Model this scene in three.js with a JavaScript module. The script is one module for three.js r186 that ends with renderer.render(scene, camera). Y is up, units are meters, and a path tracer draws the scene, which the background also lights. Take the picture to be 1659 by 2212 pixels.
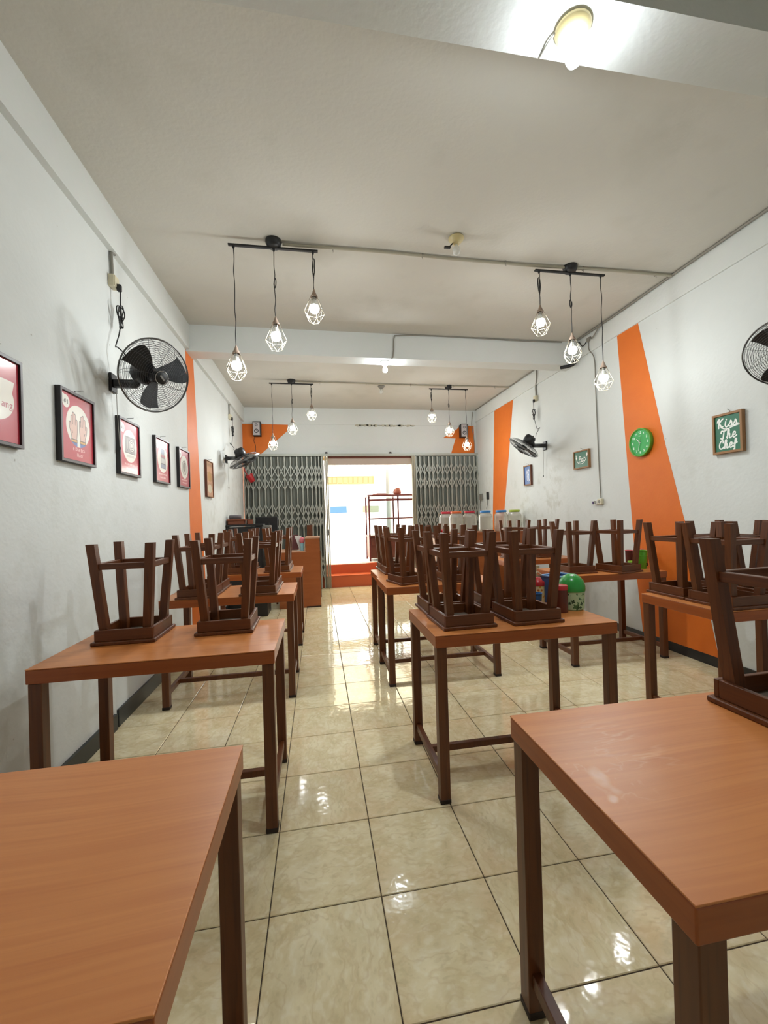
import * as THREE from 'three';
import { RoundedBoxGeometry } from 'three/addons/geometries/RoundedBoxGeometry.js';
import { mergeGeometries } from 'three/addons/utils/BufferGeometryUtils.js';

// ---------------------------------------------------------------- camera, sky, sun, exposure
const scene = new THREE.Scene();
const camera = new THREE.PerspectiveCamera(2 * Math.atan(1106 / 893.742) * 180 / Math.PI, 1659 / 2212, 0.05, 200);
camera.position.set(0.2073, 1.3963, 1.1187);
camera.rotation.set(0.003544, -0.170189, -0.028807, 'YXZ');
camera.setViewOffset(1659, 2212, -10.487, -6.897, 1659, 2212);
scene.background = new THREE.Color(1.0, 0.99, 0.97);
scene.backgroundIntensity = 9;
const renderer = new THREE.WebGLRenderer({ antialias: true });
renderer.toneMapping = THREE.LinearToneMapping;
renderer.toneMappingExposure = 1.07;
renderer.shadowMap.enabled = true;
const sun = new THREE.DirectionalLight(new THREE.Color(1, 0.97, 0.92), 7);
sun.position.set(-9, 16, -19); sun.target.position.set(1, 0.4, -13);
sun.castShadow = true; sun.shadow.mapSize.set(2048, 2048);
Object.assign(sun.shadow.camera, { left: -16, right: 16, top: 16, bottom: -16, near: 1, far: 60 });
scene.add(sun, sun.target);
const BULB = 1.25, BULB_COLOR = new THREE.Color(0.94, 0.99, 1.0), COOL = new THREE.Color(0.87, 0.95, 1.0);

// ---------------------------------------------------------------- helpers
let seed = 7;
const rnd = () => { seed = (seed + 0x6d2b79f5) | 0; let t = Math.imul(seed ^ (seed >>> 15), 1 | seed); t = (t + Math.imul(t ^ (t >>> 7), 61 | t)) ^ t; return ((t ^ (t >>> 14)) >>> 0) / 4294967296; };
const V = (x, y, z) => new THREE.Vector3(x, y, z);
const names = new Map();
function numbered(n) { const k = names.get(n) ?? 0; names.set(n, k + 1); return k ? n + '_' + String(k).padStart(3, '0') : n; }
function shade(o) { o.traverse((c) => { if (c.isMesh) { c.castShadow = true; c.receiveShadow = true; } }); return o; }
function tag(o, label, category, group) { o.userData = { ...o.userData, label, category }; if (group) o.userData.group = group; return o; }
function thing(name, label, category, x, y, z, turn = 0, group) {
  const g = new THREE.Group(); g.name = numbered(name); g.position.set(x, y, z); g.rotation.y = turn;
  tag(g, label, category, group); scene.add(g); return g;
}
function dup(src, label, x, y, z, turn) {
  const base = src.name.replace(/_\d{3}$/, ''), c = src.clone(); c.name = numbered(base); c.userData = { ...src.userData, label };
  c.position.set(x, y, z); if (turn !== undefined) c.rotation.y = turn; scene.add(c); return c;
}
function part(name, geo, mat, parent, x = 0, y = 0, z = 0) {
  const m = new THREE.Mesh(geo, mat); m.name = name; m.position.set(x, y, z); m.castShadow = m.receiveShadow = true; parent.add(m); return m;
}
function structure(name, geo, mat, parent = scene) {
  const m = part(parent === scene ? numbered(name) : name, geo, mat, parent); if (parent === scene) m.userData.kind = 'structure'; return m;
}
// uv in metres by the main direction of each normal
function metreUV(g, rot = false) {
  const p = g.attributes.position, n = g.attributes.normal, uv = new Float32Array(p.count * 2);
  for (let i = 0; i < p.count; i++) {
    const ax = Math.abs(n.getX(i)), ay = Math.abs(n.getY(i)), az = Math.abs(n.getZ(i));
    let u, v;
    if (ax >= ay && ax >= az) { u = p.getZ(i); v = p.getY(i); } else if (ay >= az) { u = p.getX(i); v = p.getZ(i); } else { u = p.getX(i); v = p.getY(i); }
    uv[2 * i] = rot ? v : u; uv[2 * i + 1] = rot ? u : v;
  }
  g.setAttribute('uv', new THREE.BufferAttribute(uv, 2)); return g;
}
const at = (g, x, y, z, rx = 0, ry = 0, rz = 0) => { if (rx) g.rotateX(rx); if (rz) g.rotateZ(rz); if (ry) g.rotateY(ry); return g.translate(x, y, z); };
const box = (w, h, d, x = 0, y = 0, z = 0) => metreUV(new THREE.BoxGeometry(w, h, d).translate(x, y, z));
const span = (x0, x1, y0, y1, z0, z1) => box(x1 - x0, y1 - y0, z1 - z0, (x0 + x1) / 2, (y0 + y1) / 2, (z0 + z1) / 2);
const rbox = (w, h, d, r, x = 0, y = 0, z = 0, rot = false) => metreUV(new RoundedBoxGeometry(w, h, d, 1, r).translate(x, y, z), rot);
const cyl = (r0, r1, h, x = 0, y = 0, z = 0, n = 20) => new THREE.CylinderGeometry(r1, r0, h, n).translate(x, y, z);
const lathe = (pts, n = 32) => new THREE.LatheGeometry(pts.map(([r, y]) => new THREE.Vector2(r, y)), n);
// the same, with v running with height
function latheV(pts, n = 32) { const g = lathe(pts, n), p = g.attributes.position, uv = g.attributes.uv, h = Math.max(...pts.map((q) => q[1])); for (let i = 0; i < p.count; i++) uv.setY(i, p.getY(i) / h); return g; }
function tube(pts, r, n = 24, k = 6) { return new THREE.TubeGeometry(new THREE.CatmullRomCurve3(pts.map((p) => (p.isVector3 ? p : V(...p)))), n, r, k); }
function rod(a, b, r, k = 6) {
  const d = b.clone().sub(a), g = new THREE.CylinderGeometry(r, r, d.length(), k);
  g.applyQuaternion(new THREE.Quaternion().setFromUnitVectors(V(0, 1, 0), d.normalize())); const m = a.clone().add(b).multiplyScalar(0.5); return g.translate(m.x, m.y, m.z);
}
const merge = (list) => mergeGeometries(list.map((g) => { const k = g.index ? g.toNonIndexed() : g.clone(); for (const n of Object.keys(k.attributes)) if (!['position', 'normal', 'uv'].includes(n)) k.deleteAttribute(n); return k; }));
// a bar of w x d whose ends stay level, from p0 (low) to p1 (high)
function splay(p0, p1, w, d) {
  const g = new THREE.BoxGeometry(w, 1, d), p = g.attributes.position;
  for (let i = 0; i < p.count; i++) { const e = p.getY(i) > 0 ? p1 : p0; p.setXYZ(i, p.getX(i) + e[0], e[1], p.getZ(i) + e[2]); }
  g.computeVertexNormals(); return metreUV(g);
}

// ---------------------------------------------------------------- textures
const hash = (x, y, s) => { let h = Math.imul(x, 374761393) ^ Math.imul(y, 668265263) ^ Math.imul(s, 2246822519); h = Math.imul(h ^ (h >>> 13), 1274126177); return ((h ^ (h >>> 16)) >>> 0) / 4294967296; };
function vn(x, y, px, py, s) {
  const xi = Math.floor(x), yi = Math.floor(y), fx = x - xi, fy = y - yi, a = fx * fx * (3 - 2 * fx), b = fy * fy * (3 - 2 * fy);
  const w = (i, n) => ((i % n) + n) % n, x0 = w(xi, px), x1 = w(xi + 1, px), y0 = w(yi, py), y1 = w(yi + 1, py);
  return (hash(x0, y0, s) * (1 - a) + hash(x1, y0, s) * a) * (1 - b) + (hash(x0, y1, s) * (1 - a) + hash(x1, y1, s) * a) * b;
}
function fbm(u, v, nx, ny, s, oct = 4) { let t = 0, a = 0.5; for (let o = 0; o < oct; o++) { t += a * vn(u * nx, v * ny, nx, ny, s + o); nx *= 2; ny *= 2; a *= 0.5; } return t / (1 - 0.5 ** oct); }
const mix = (a, b, t) => a.map((x, i) => x + (b[i] - x) * t), clamp = (x, a = 0, b = 1) => Math.min(b, Math.max(a, x));
function texture(w, h, fn, srgb = true, wrap = THREE.RepeatWrapping) {
  const d = new Uint8Array(w * h * 4);
  for (let y = 0, i = 0; y < h; y++) for (let x = 0; x < w; x++, i += 4) { const c = fn((x + 0.5) / w, (y + 0.5) / h); d[i] = clamp(c[0], 0, 255); d[i + 1] = clamp(c[1], 0, 255); d[i + 2] = clamp(c[2], 0, 255); d[i + 3] = 255; }
  const t = new THREE.DataTexture(d, w, h); t.wrapS = t.wrapT = wrap; t.magFilter = THREE.LinearFilter; t.minFilter = THREE.LinearMipmapLinearFilter; t.generateMipmaps = true;
  if (srgb) t.colorSpace = THREE.SRGBColorSpace; t.needsUpdate = true; return t;
}
const grey = (w, h, fn) => texture(w, h, (u, v) => { const g = 255 * fn(u, v); return [g, g, g]; }, false);
function canvas(w, h, draw) {
  const c = document.createElement('canvas'); c.width = w; c.height = h; draw(c.getContext('2d'), w, h);
  const t = new THREE.CanvasTexture(c); t.colorSpace = THREE.SRGBColorSpace; t.magFilter = THREE.LinearFilter; t.anisotropy = 8; return t;
}
const scaled = (t, sx, sy = sx, ox = 0, oy = 0) => { const c = t.clone(); c.repeat.set(sx, sy); c.offset.set(ox, oy); c.needsUpdate = true; return c; };

const rollerBump = scaled(grey(256, 256, (u, v) => 0.5 * fbm(u, v, 24, 24, 5, 3) + 0.5 * fbm(u, v, 6, 6, 9, 3)), 2.2);
// whole-wall paint: mottling, hand marks and damp dirt where the photograph shows them; u runs over 10 m of z, v over 3.7 m of height
function wallPaint(s, stains) {
  return texture(2048, 760, (u, v) => {
    const z = -7.4 + u * 10, y = v * 3.7;
    let c = mix([214, 217, 214], [222, 225, 222], fbm(u, v, 27, 10, s, 4));
    for (const [z0, y0, rz, ry, k] of stains) {
      const d = ((z - z0) / rz) ** 2 + ((y - y0) / ry) ** 2;
      if (d < 1) { const n = fbm(u, v, 120, 44, s + 20, 4), m = clamp((n - 0.5) * 3.2) * clamp((1 - d) * 2); c = mix(c, [172, 171, 157], m * k * 0.5); }
    }
    const speck = hash(Math.floor(u * 1500), Math.floor(v * 560), s + 3); if (speck > 0.99997) c = mix(c, [120, 112, 98], 0.55);
    return c;
  }, true, THREE.ClampToEdgeWrapping);
}
const leftPaint = wallPaint(11, [[-2.0, 1.6, 0.9, 0.5, 0.25], [-1.9, 0.55, 0.35, 0.35, 0.55], [-1.2, 0.9, 0.6, 0.5, 0.3], [-1.3, 0.45, 0.5, 0.3, 0.3], [-4.9, 1.55, 0.5, 0.6, 0.45], [-6.3, 1.7, 0.9, 0.8, 0.5], [-3.1, 0.7, 0.7, 0.4, 0.3]]);
const rightPaint = wallPaint(37, [[-4.8, 1.5, 0.7, 0.55, 0.5], [-4.45, 1.75, 0.35, 0.4, 0.5], [-5.6, 1.6, 0.5, 0.5, 0.35], [-3.7, 1.35, 0.6, 0.3, 0.3], [-3.2, 0.55, 0.8, 0.35, 0.45], [-2.0, 1.75, 0.4, 0.2, 0.25], [-4.2, 2.0, 0.5, 0.3, 0.25], [-1.5, 0.5, 0.6, 0.4, 0.35], [-6.7, 1.9, 0.4, 0.8, 0.3]]);
const plainPaint = texture(512, 512, (u, v) => mix([214, 217, 213], [222, 224, 221], fbm(u, v, 5, 5, 51, 5)));
const ceilPaint = texture(512, 512, (u, v) => { const n = fbm(u, v, 4, 4, 71, 5), d = fbm(u, v, 9, 9, 91, 4); return mix(mix([199, 196, 186], [208, 205, 196], n), [184, 181, 169], clamp((d - 0.6) * 3) * 0.5); });
const tileMaps = [0, 1, 2, 3].map((k) => texture(384, 384, (u, v) => {
  const wu = u + 0.06 * (fbm(u, v, 4, 4, 3 + k, 3) - 0.5), wv = v + 0.1 * (fbm(u, v, 5, 5, 13 + k, 3) - 0.5);
  const a = fbm(wu, wv, 4, 7, 101 + 31 * k, 5), b = fbm(wu, wv, 16, 26, 211 + 17 * k, 4), vein = 1 - Math.abs(2 * fbm(wu, wv, 5, 8, 307 + 7 * k, 4) - 1);
  let c = mix([219, 203, 161], [231, 218, 181], clamp((a - 0.3) * 2.2)); c = mix(c, [238, 229, 203], clamp((b - 0.52) * 4) * 0.55);
  c = mix(c, [200, 176, 134], clamp((vein - 0.86) * 6) * 0.4); c = mix(c, [222, 190, 150], clamp((fbm(u, v, 2, 3, 401 + k, 3) - 0.55) * 3) * 0.4);
  return mix(c, [192, 176, 136], clamp((0.38 - b) * 6) * 0.32);
}));
const tileRipple = grey(256, 256, (u, v) => 0.65 * fbm(u, v, 5, 5, 61, 2) + 0.35 * fbm(u, v, 20, 20, 63, 2));
function laminate(s, stain) {
  return texture(1024, 640, (u, v) => {
    const w = v + 0.012 * Math.sin(u * 9 + s) + 0.01 * (fbm(u, v, 3, 6, s + 9, 2) - 0.5);
    const g = fbm(u, w, 3, 60, s, 4), f = fbm(u, w, 6, 240, s + 5, 2), p = fbm(u, v, 3, 4, s + 33, 3);
    let c = mix([196, 119, 60], [208, 133, 71], clamp((g - 0.25) * 1.8)); c = mix(c, [182, 104, 55], clamp((f - 0.6) * 2.4) * 0.4); c = mix(c, [207, 133, 78], clamp((p - 0.5) * 2) * 0.5);
    return stain ? stain(u, v, c) : c;
  });
}
const tableGrain = laminate(17), edgeGrain = texture(512, 128, (u, v) => mix([146, 70, 25], [166, 86, 34], fbm(u, v, 4, 24, 83, 4)));
// dried white wipe marks on the nearest right table, as the photograph shows them (metres from its far left corner)
const wiped = laminate(29, (u, v, c) => {
  const x = u * 0.985, z = v * 0.595, n = fbm(u, v, 24, 16, 7, 4), w = fbm(u, v, 9, 30, 8, 3);
  const qx = x + 0.05 * (fbm(u, v, 14, 10, 91, 3) - 0.5), qz = z + 0.08 * (fbm(u, v, 14, 10, 95, 3) - 0.5);
  const blob = (bx, bz, rx, rz) => clamp(1.2 - ((qx - bx) / rx) ** 2 - ((qz - bz) / rz) ** 2);
  const streak = clamp(1 - Math.abs(w - 0.52) * 14), edge = clamp(1 - Math.abs(n - 0.5) * 16);
  let m = 0.55 * Math.max(blob(0.058, 0.312, 0.02, 0.036), blob(0.034, 0.356, 0.014, 0.022)) * (0.5 + n);
  m = Math.max(m, 0.42 * edge * blob(0.09, 0.29, 0.09, 0.11), 0.36 * streak * blob(0.18, 0.2, 0.11, 0.14), 0.3 * blob(0.12, 0.262, 0.022, 0.007), 0.14 * blob(0.12, 0.24, 0.11, 0.16));
  return mix(c, [226, 190, 172], clamp(m));
});
const darkGrain = texture(256, 512, (u, v) => mix(mix([84, 42, 14], [112, 62, 26], fbm(u, v, 40, 4, 23, 4)), [64, 30, 10], clamp((fbm(u, v, 90, 5, 27, 2) - 0.6) * 3) * 0.6));
const steelTex = texture(256, 512, (u, v) => mix(mix([112, 116, 108], [140, 143, 133], fbm(u, v, 6, 3, 53, 4)), [84, 82, 74], clamp((fbm(u, v, 20, 5, 57, 4) - 0.6) * 4) * 0.5));
const orangeTex = texture(256, 512, (u, v) => mix([219, 108, 21], [227, 117, 29], fbm(u, v, 8, 16, 41, 4)));
const cardTex = texture(256, 256, (u, v) => mix([178, 160, 128], [196, 180, 148], fbm(u, v, 6, 6, 43, 4)));

// ---------------------------------------------------------------- materials
const std = (o) => new THREE.MeshStandardMaterial(o), phys = (o) => new THREE.MeshPhysicalMaterial(o);
const C = (r, g, b) => new THREE.Color(`rgb(${r},${g},${b})`);
const paintOf = (t) => std({ map: scaled(t, 0.1, 1 / 3.7, 0.74, 0), bumpMap: rollerBump, bumpScale: 0.0016, roughness: 0.75 });
const M = {
  left: paintOf(leftPaint), right: paintOf(rightPaint),
  plain: std({ map: scaled(plainPaint, 0.4), bumpMap: rollerBump, bumpScale: 0.0016, roughness: 0.8 }),
  ceil: std({ map: scaled(ceilPaint, 0.33), bumpMap: rollerBump, bumpScale: 0.002, roughness: 0.9 }),
  orange: std({ map: scaled(orangeTex, 1, 0.5), bumpMap: rollerBump, bumpScale: 0.001, roughness: 0.6 }),
  base: std({ color: C(38, 38, 38), roughness: 0.35 }), slate: std({ color: C(50, 53, 52), roughness: 0.4 }), baseTop: std({ color: C(64, 66, 62), roughness: 0.5 }),
  grout: std({ color: C(70, 56, 42), roughness: 0.9 }),
  tiles: tileMaps.map((t) => std({ map: t, bumpMap: tileRipple, bumpScale: 0.0007, roughness: 0.045 })),
  tops: std({ map: scaled(tableGrain, 1 / 0.985, 1 / 0.595), roughness: 0.36 }), topWiped: std({ map: wiped, roughness: 0.4 }), edge: std({ map: scaled(edgeGrain, 1, 4), roughness: 0.33 }),
  leg: std({ map: scaled(darkGrain, 2, 1.2), roughness: 0.4 }), cap: std({ color: C(40, 24, 16), roughness: 0.6 }),
  stool: std({ map: scaled(darkGrain, 2.4, 1.6, 0.3, 0.1), roughness: 0.38 }), under: std({ color: C(96, 84, 70), roughness: 0.85 }),
  black: std({ color: C(24, 24, 25), roughness: 0.42 }), blade: std({ color: C(38, 40, 43), roughness: 0.36 }), cable: std({ color: C(22, 22, 24), roughness: 0.5 }),
  wire: std({ color: C(84, 84, 86), roughness: 0.3, metalness: 0.6 }), chrome: std({ color: C(176, 176, 174), roughness: 0.22, metalness: 1 }), dark: std({ color: C(30, 28, 28), roughness: 0.5 }),
  pvc: std({ color: C(176, 170, 152), roughness: 0.5 }), pvcGrey: std({ color: C(138, 134, 124), roughness: 0.55 }), ivory: std({ color: C(205, 188, 138), roughness: 0.4 }), cream: std({ color: C(214, 205, 176), roughness: 0.45 }), white: std({ color: C(226, 226, 222), roughness: 0.4 }),
  cage: std({ color: C(150, 140, 118), roughness: 0.45 }), capTan: std({ color: C(150, 128, 112), roughness: 0.45 }),
  glow: std({ color: C(255, 255, 255), emissive: BULB_COLOR, emissiveIntensity: 24, roughness: 0.3 }), glowCool: std({ color: C(255, 255, 255), emissive: COOL, emissiveIntensity: 24, roughness: 0.3 }),
  frost: phys({ color: C(240, 240, 236), roughness: 0.25, transmission: 0.5, thickness: 0 }),
  frameBlack: std({ color: C(26, 20, 22), roughness: 0.4 }), frameGrey: std({ color: C(92, 84, 84), roughness: 0.4 }), frameWood: std({ color: C(150, 108, 66), roughness: 0.55 }),
  steel: std({ map: scaled(steelTex, 2, 0.6), roughness: 0.5, metalness: 0.35 }), bar: std({ color: C(172, 174, 164), roughness: 0.45, metalness: 0.2 }), post: std({ color: C(158, 150, 128), roughness: 0.5, metalness: 0.2 }),
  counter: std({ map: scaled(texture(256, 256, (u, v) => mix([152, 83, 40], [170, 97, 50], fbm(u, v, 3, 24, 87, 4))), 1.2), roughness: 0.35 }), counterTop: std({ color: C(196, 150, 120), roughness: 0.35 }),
  clear: phys({ color: C(232, 230, 222), roughness: 0.22, transmission: 0.62, thickness: 0, ior: 1.49, clearcoat: 1, clearcoatRoughness: 0.05 }), glass: phys({ color: C(240, 248, 248), roughness: 0.02, transmission: 1, thickness: 0 }),
  step: std({ color: C(206, 98, 56), roughness: 0.3 }), cement: std({ color: C(214, 210, 200), roughness: 0.9 }), road: std({ color: C(190, 188, 182), roughness: 0.95 }),
  facade: std({ color: C(232, 230, 222), roughness: 0.9 }), header: std({ color: C(196, 178, 164), roughness: 0.7 }),
  cartRed: std({ color: C(112, 44, 38), roughness: 0.4 }), cartBrown: std({ color: C(104, 54, 36), roughness: 0.5 }), clay: std({ color: C(136, 72, 54), roughness: 0.6 }),
  green: std({ color: C(48, 150, 62), roughness: 0.28 }), greenCup: std({ color: C(88, 168, 42), roughness: 0.35 }), lime: std({ color: C(140, 186, 50), roughness: 0.4 }),
  red: std({ color: C(184, 34, 38), roughness: 0.35 }), pinkRed: std({ color: C(206, 82, 88), roughness: 0.4 }), brownJar: std({ color: C(92, 40, 24), roughness: 0.3 }), blue: std({ color: C(52, 104, 160), roughness: 0.4 }), blueDark: std({ color: C(46, 78, 128), roughness: 0.45 }), purple: std({ color: C(64, 44, 96), roughness: 0.4 }), pale: std({ color: C(232, 220, 190), roughness: 0.5 }),
  lid: { red: std({ color: C(196, 38, 58), roughness: 0.4 }), orange: std({ color: C(226, 104, 46), roughness: 0.4 }), blue: std({ color: C(52, 128, 196), roughness: 0.4 }), lime: std({ color: C(168, 186, 58), roughness: 0.4 }) },
  tray: std({ color: C(128, 68, 40), roughness: 0.5 }), hat: std({ color: C(112, 108, 112), roughness: 0.7 }), maroon: std({ color: C(86, 32, 30), roughness: 0.5 }), skyBlue: std({ color: C(150, 196, 210), roughness: 0.4 }), tissue: std({ color: C(206, 110, 120), roughness: 0.6 }),
};

// ---------------------------------------------------------------- the room
const XL = -1.195, XR = 3.6, ZF = -7.3, ZB = 2.6, YC = 3.61, TOP = 0.815;
const floor = structure('floor', span(XL - 0.2, XR + 0.2, -0.12, -0.0035, ZF - 0.05, ZB + 0.2), M.grout);
// floor tiles, 40 cm, each with chamfered edges; past z = 0.8 (behind the camera's view) they are joined
function tileGeo(w, d, turn) {
  const c = 0.0022, h = 0.0045, W = w / 2, D = d / 2, top = [[-W + c, -D + c], [W - c, -D + c], [W - c, D - c], [-W + c, D - c]], low = [[-W, -D], [W, -D], [W, D], [-W, D]];
  const pos = [], quad = (a, b, e, f) => pos.push(...a, ...b, ...e, ...a, ...e, ...f), T = top.map(([x, z]) => [x, 0, z]), L = low.map(([x, z]) => [x, -c, z]), B = low.map(([x, z]) => [x, -h, z]);
  quad(T[3], T[2], T[1], T[0]);
  for (let i = 0; i < 4; i++) { const j = (i + 1) % 4; quad(T[i], T[j], L[j], L[i]); quad(L[i], L[j], B[j], B[i]); }
  const g = new THREE.BufferGeometry(); g.setAttribute('position', new THREE.Float32BufferAttribute(pos, 3)); g.computeVertexNormals();
  const uv = []; for (let i = 0; i < pos.length; i += 3) { let u = pos[i] / 0.4 + 0.5, v = pos[i + 2] / 0.4 + 0.5; for (let k = 0; k < turn; k++) [u, v] = [v, 1 - u]; uv.push(u, v); }
  g.setAttribute('uv', new THREE.Float32BufferAttribute(uv, 2)); return g;
}
const tileGeos = [0, 1, 2, 3].map((t) => tileGeo(0.396, 0.396, t));
const rest = [];
for (let j = -4; j < 19; j++) for (let i = -3; i < 9; i++) {
  const x = 0.2 + 0.4 * i, z = -0.2 - 0.4 * j;
  if (j >= -2 && j < 18) part('tile', tileGeos[Math.floor(rnd() * 4)], M.tiles[Math.floor(rnd() * 4)], floor, x, 0, z);
  else if (j >= 18) rest.push(tileGeo(0.396, 0.096, 0).translate(x, 0, -7.25));
  else rest.push(tileGeos[(i + 8) % 4].clone().translate(x, 0, z));
}
for (let i = -3; i < 9; i++) for (let j = 0; j < 3; j++) rest.push(tileGeos[(i + j + 8) % 4].clone().translate(0.2 + 0.4 * i, 0, 1.8 + 0.4 * j));
part('tile', merge(rest), M.tiles[1], floor).userData.kind = 'stuff';

const wl = structure('wall_left', span(XL - 0.2, XL, -0.1, 3.33, ZF - 0.2, ZB + 0.2), M.left);
structure('ledge', span(XL - 0.2, XL + 0.042, 3.328, YC + 0.02, ZF - 0.1, ZB + 0.1), M.plain, wl);
const wr = structure('wall_right', span(XR, XR + 0.2, -0.1, 3.365, ZF - 0.2, ZB + 0.2), M.right);
structure('ledge', span(XR - 0.018, XR + 0.2, 3.363, YC + 0.02, ZF - 0.1, ZB + 0.1), M.plain, wr);
structure('ceiling', span(XL - 0.2, XR + 0.2, YC, YC + 0.2, ZF - 0.2, ZB + 0.2), M.ceil);
const wf = structure('wall_far', span(XL - 0.2, XR + 0.2, 2.69, YC + 0.1, ZF - 0.2, ZF), M.plain);
structure('ledge', span(XL, XR, 3.285, YC, ZF - 0.05, ZF + 0.015), M.plain, wf);
structure('wall_behind', span(XL - 0.2, XR + 0.2, -0.1, YC + 0.1, ZB, ZB + 0.2), M.plain);
structure('beam', span(XL - 0.1, XR + 0.1, 3.31, YC + 0.05, -4.02, -3.8), M.plain);
structure('beam', span(XL - 0.1, XR + 0.1, 3.31, YC + 0.05, -0.478, -0.253), M.plain);
// skirting: painted black, the left one thicker and in lengths that do not quite meet
const bl = structure('baseboard_left', span(XL, XL + 0.014, 0, 0.118, ZF + 0.12, -2.02), M.slate);
structure('board', span(XL, XL + 0.02, 0, 0.105, -1.99, ZB), M.slate, bl);
structure('baseboard_right', span(XR - 0.008, XR, 0, 0.088, ZF + 0.1, ZB), M.base);
// orange paint, a film of its own on the plaster
function paintedShape(parent, pts, place) {
  const s = new THREE.Shape(pts.map(([a, b]) => new THREE.Vector2(a, b))), g = new THREE.ExtrudeGeometry(s, { depth: 0.0015, bevelEnabled: false });
  part('painted_stripe', metreUV(place(g)), M.orange, parent);
}
const onRight = (g) => g.rotateY(-Math.PI / 2).translate(XR, 0, 0), onLeft = (g) => g.rotateY(Math.PI / 2).translate(XL, 0, 0);   // on the right wall shape x = z; on the left shape x = -z
paintedShape(wr, [[-3.04, 3.364], [-2.73, 3.364], [-2.43, 2.03], [-2.25, 1.32], [-2.07, 0.7], [-1.94, 0.086], [-2.79, 0.086], [-2.86, 0.7], [-2.957, 2.12]], onRight);
paintedShape(wr, [[-6.34, 3.364], [-5.568, 3.364], [-5.8, 2.4], [-6.03, 1.47], [-6.3, 0.5], [-6.3, 0.088], [-6.62, 0.088], [-6.54, 1.48]], onRight);
paintedShape(wl, [[3.79, 3.33], [4.08, 3.33], [4.297, 1.27], [4.42, 0.12], [3.78, 0.12], [3.79, 1.285]], onLeft);
paintedShape(wl, [[7.2, 2.66], [7.3, 2.66], [7.3, 0], [7.2, 0]], onLeft);
paintedShape(wf, [[XL, 3.337], [-1.0, 3.337], [-0.96, 3.285], [-0.325, 3.275], [-0.345, 3.147], [-0.86, 2.692], [XL, 2.692]], (g) => g.translate(0, 0, ZF + 0.0005));
paintedShape(wf, [[3.24, 3.285], [3.55, 3.285], [3.57, 2.692], [3.03, 2.692], [3.14, 3.018], [2.86, 3.028], [3.16, 3.2]], (g) => g.translate(0, 0, ZF + 0.0005));
{ // flaked plaster along the far wall's ledge
  const flakes = []; for (let i = 0; i < 16; i++) { const s = new THREE.Shape(); const n = 7, x = 1.05 + i * 0.075 + rnd() * 0.03, r = 0.016 + rnd() * 0.018; for (let k = 0; k < n; k++) s[k ? 'lineTo' : 'moveTo'](x + Math.cos(k / n * 6.283) * r * 2 * (0.6 + rnd() * 0.7), 3.275 + Math.sin(k / n * 6.283) * r * 0.7 * (0.6 + rnd() * 0.7)); flakes.push(new THREE.ExtrudeGeometry(s, { depth: 0.017, bevelEnabled: false }).translate(0, 0, ZF)); }
  part('flaked_plaster', merge(flakes), std({ color: C(186, 182, 164), roughness: 0.95 }), wf).userData.kind = 'stuff';
}
// door opening: rail, header, steps
structure('trim_1', span(XL, XR, 2.645, 2.69, ZF - 0.02, ZF + 0.07), M.bar);
structure('trim_2', span(0.42, 2.2, 2.478, 2.605, ZF - 0.1, ZF - 0.03), M.header);
structure('trim_3', span(0.42, 2.2, 2.605, 2.645, ZF - 0.2, ZF - 0.02), std({ color: C(112, 58, 40), roughness: 0.6 }));
const steps = structure('step', span(XL, XR, -0.1, 0.225, ZF - 0.32, ZF), M.step);
part('tread', rbox(XR - XL, 0.012, 0.34, 0.005, (XL + XR) / 2, 0.231, ZF - 0.155), M.step, steps);
part('riser', span(XL, XR, 0.2, 0.425, ZF - 0.42, ZF - 0.31), M.step, steps);
structure('pavement', span(-14, 18, 0.2, 0.43, -13, ZF - 0.4), M.cement);
structure('road', span(-30, 34, 0.1, 0.36, -30, -13), M.road);

// ---------------------------------------------------------------- folding gates
function gate(label, xs, rows) {
  const g = thing('folding_gate', label, 'gate', 0, 0, ZF + 0.045);
  const H = 2.64, up = rbox(0.024, H - 0.02, 0.018, 0.003, 0, H / 2, 0.02);
  for (const x of xs) part('upright', up, M.bar, g, x, 0, 0);
  for (let i = 0; i + 1 < xs.length; i++) {
    const a = xs[i], b = xs[i + 1], w = b - a;
    // each bay's leaf of sheet steel bows away from the bars
    const n = 8, pos = [], idx = [], uv = [];
    for (let k = 0; k <= n; k++) { const t = k / n, z = -0.012 - 0.045 * Math.sin(Math.PI * t) - 0.006 * Math.cos(t * 25); for (const y of [0.005, H + 0.012]) { pos.push(a + w * t, y, z); uv.push(a + w * t, y); } }
    for (let k = 0; k < n; k++) idx.push(2 * k, 2 * k + 2, 2 * k + 1, 2 * k + 1, 2 * k + 2, 2 * k + 3);
    const s = new THREE.BufferGeometry(); s.setAttribute('position', new THREE.Float32BufferAttribute(pos, 3)); s.setAttribute('uv', new THREE.Float32BufferAttribute(uv, 2)); s.setIndex(idx); s.computeVertexNormals();
    part('sheet_leaf', s, steel2, g);
    for (const y of rows) for (const s2 of [-1, 1]) {
      const h = 0.24, len = Math.hypot(w, h), bar = box(0.016, len, 0.004); bar.rotateZ(s2 * Math.atan2(w, h));
      part('lattice_bar', bar, M.bar, g, (a + b) / 2, y, 0.032 + 0.003 * s2);
    }
  }
  return g;
}
const steel2 = M.steel.clone(); steel2.side = THREE.DoubleSide;
const ROWS = [2.345, 2.105, 1.58, 1.34, 0.55, 0.31];
const gl = gate('grey folding gate, left half, wider-spaced bars reaching the left wall', [-1.172, -1.1, -1.01, -0.9, -0.785, -0.66, -0.535, -0.41, -0.295, -0.17, -0.068, 0.023, 0.112, 0.19, 0.255, 0.318], ROWS);
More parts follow.
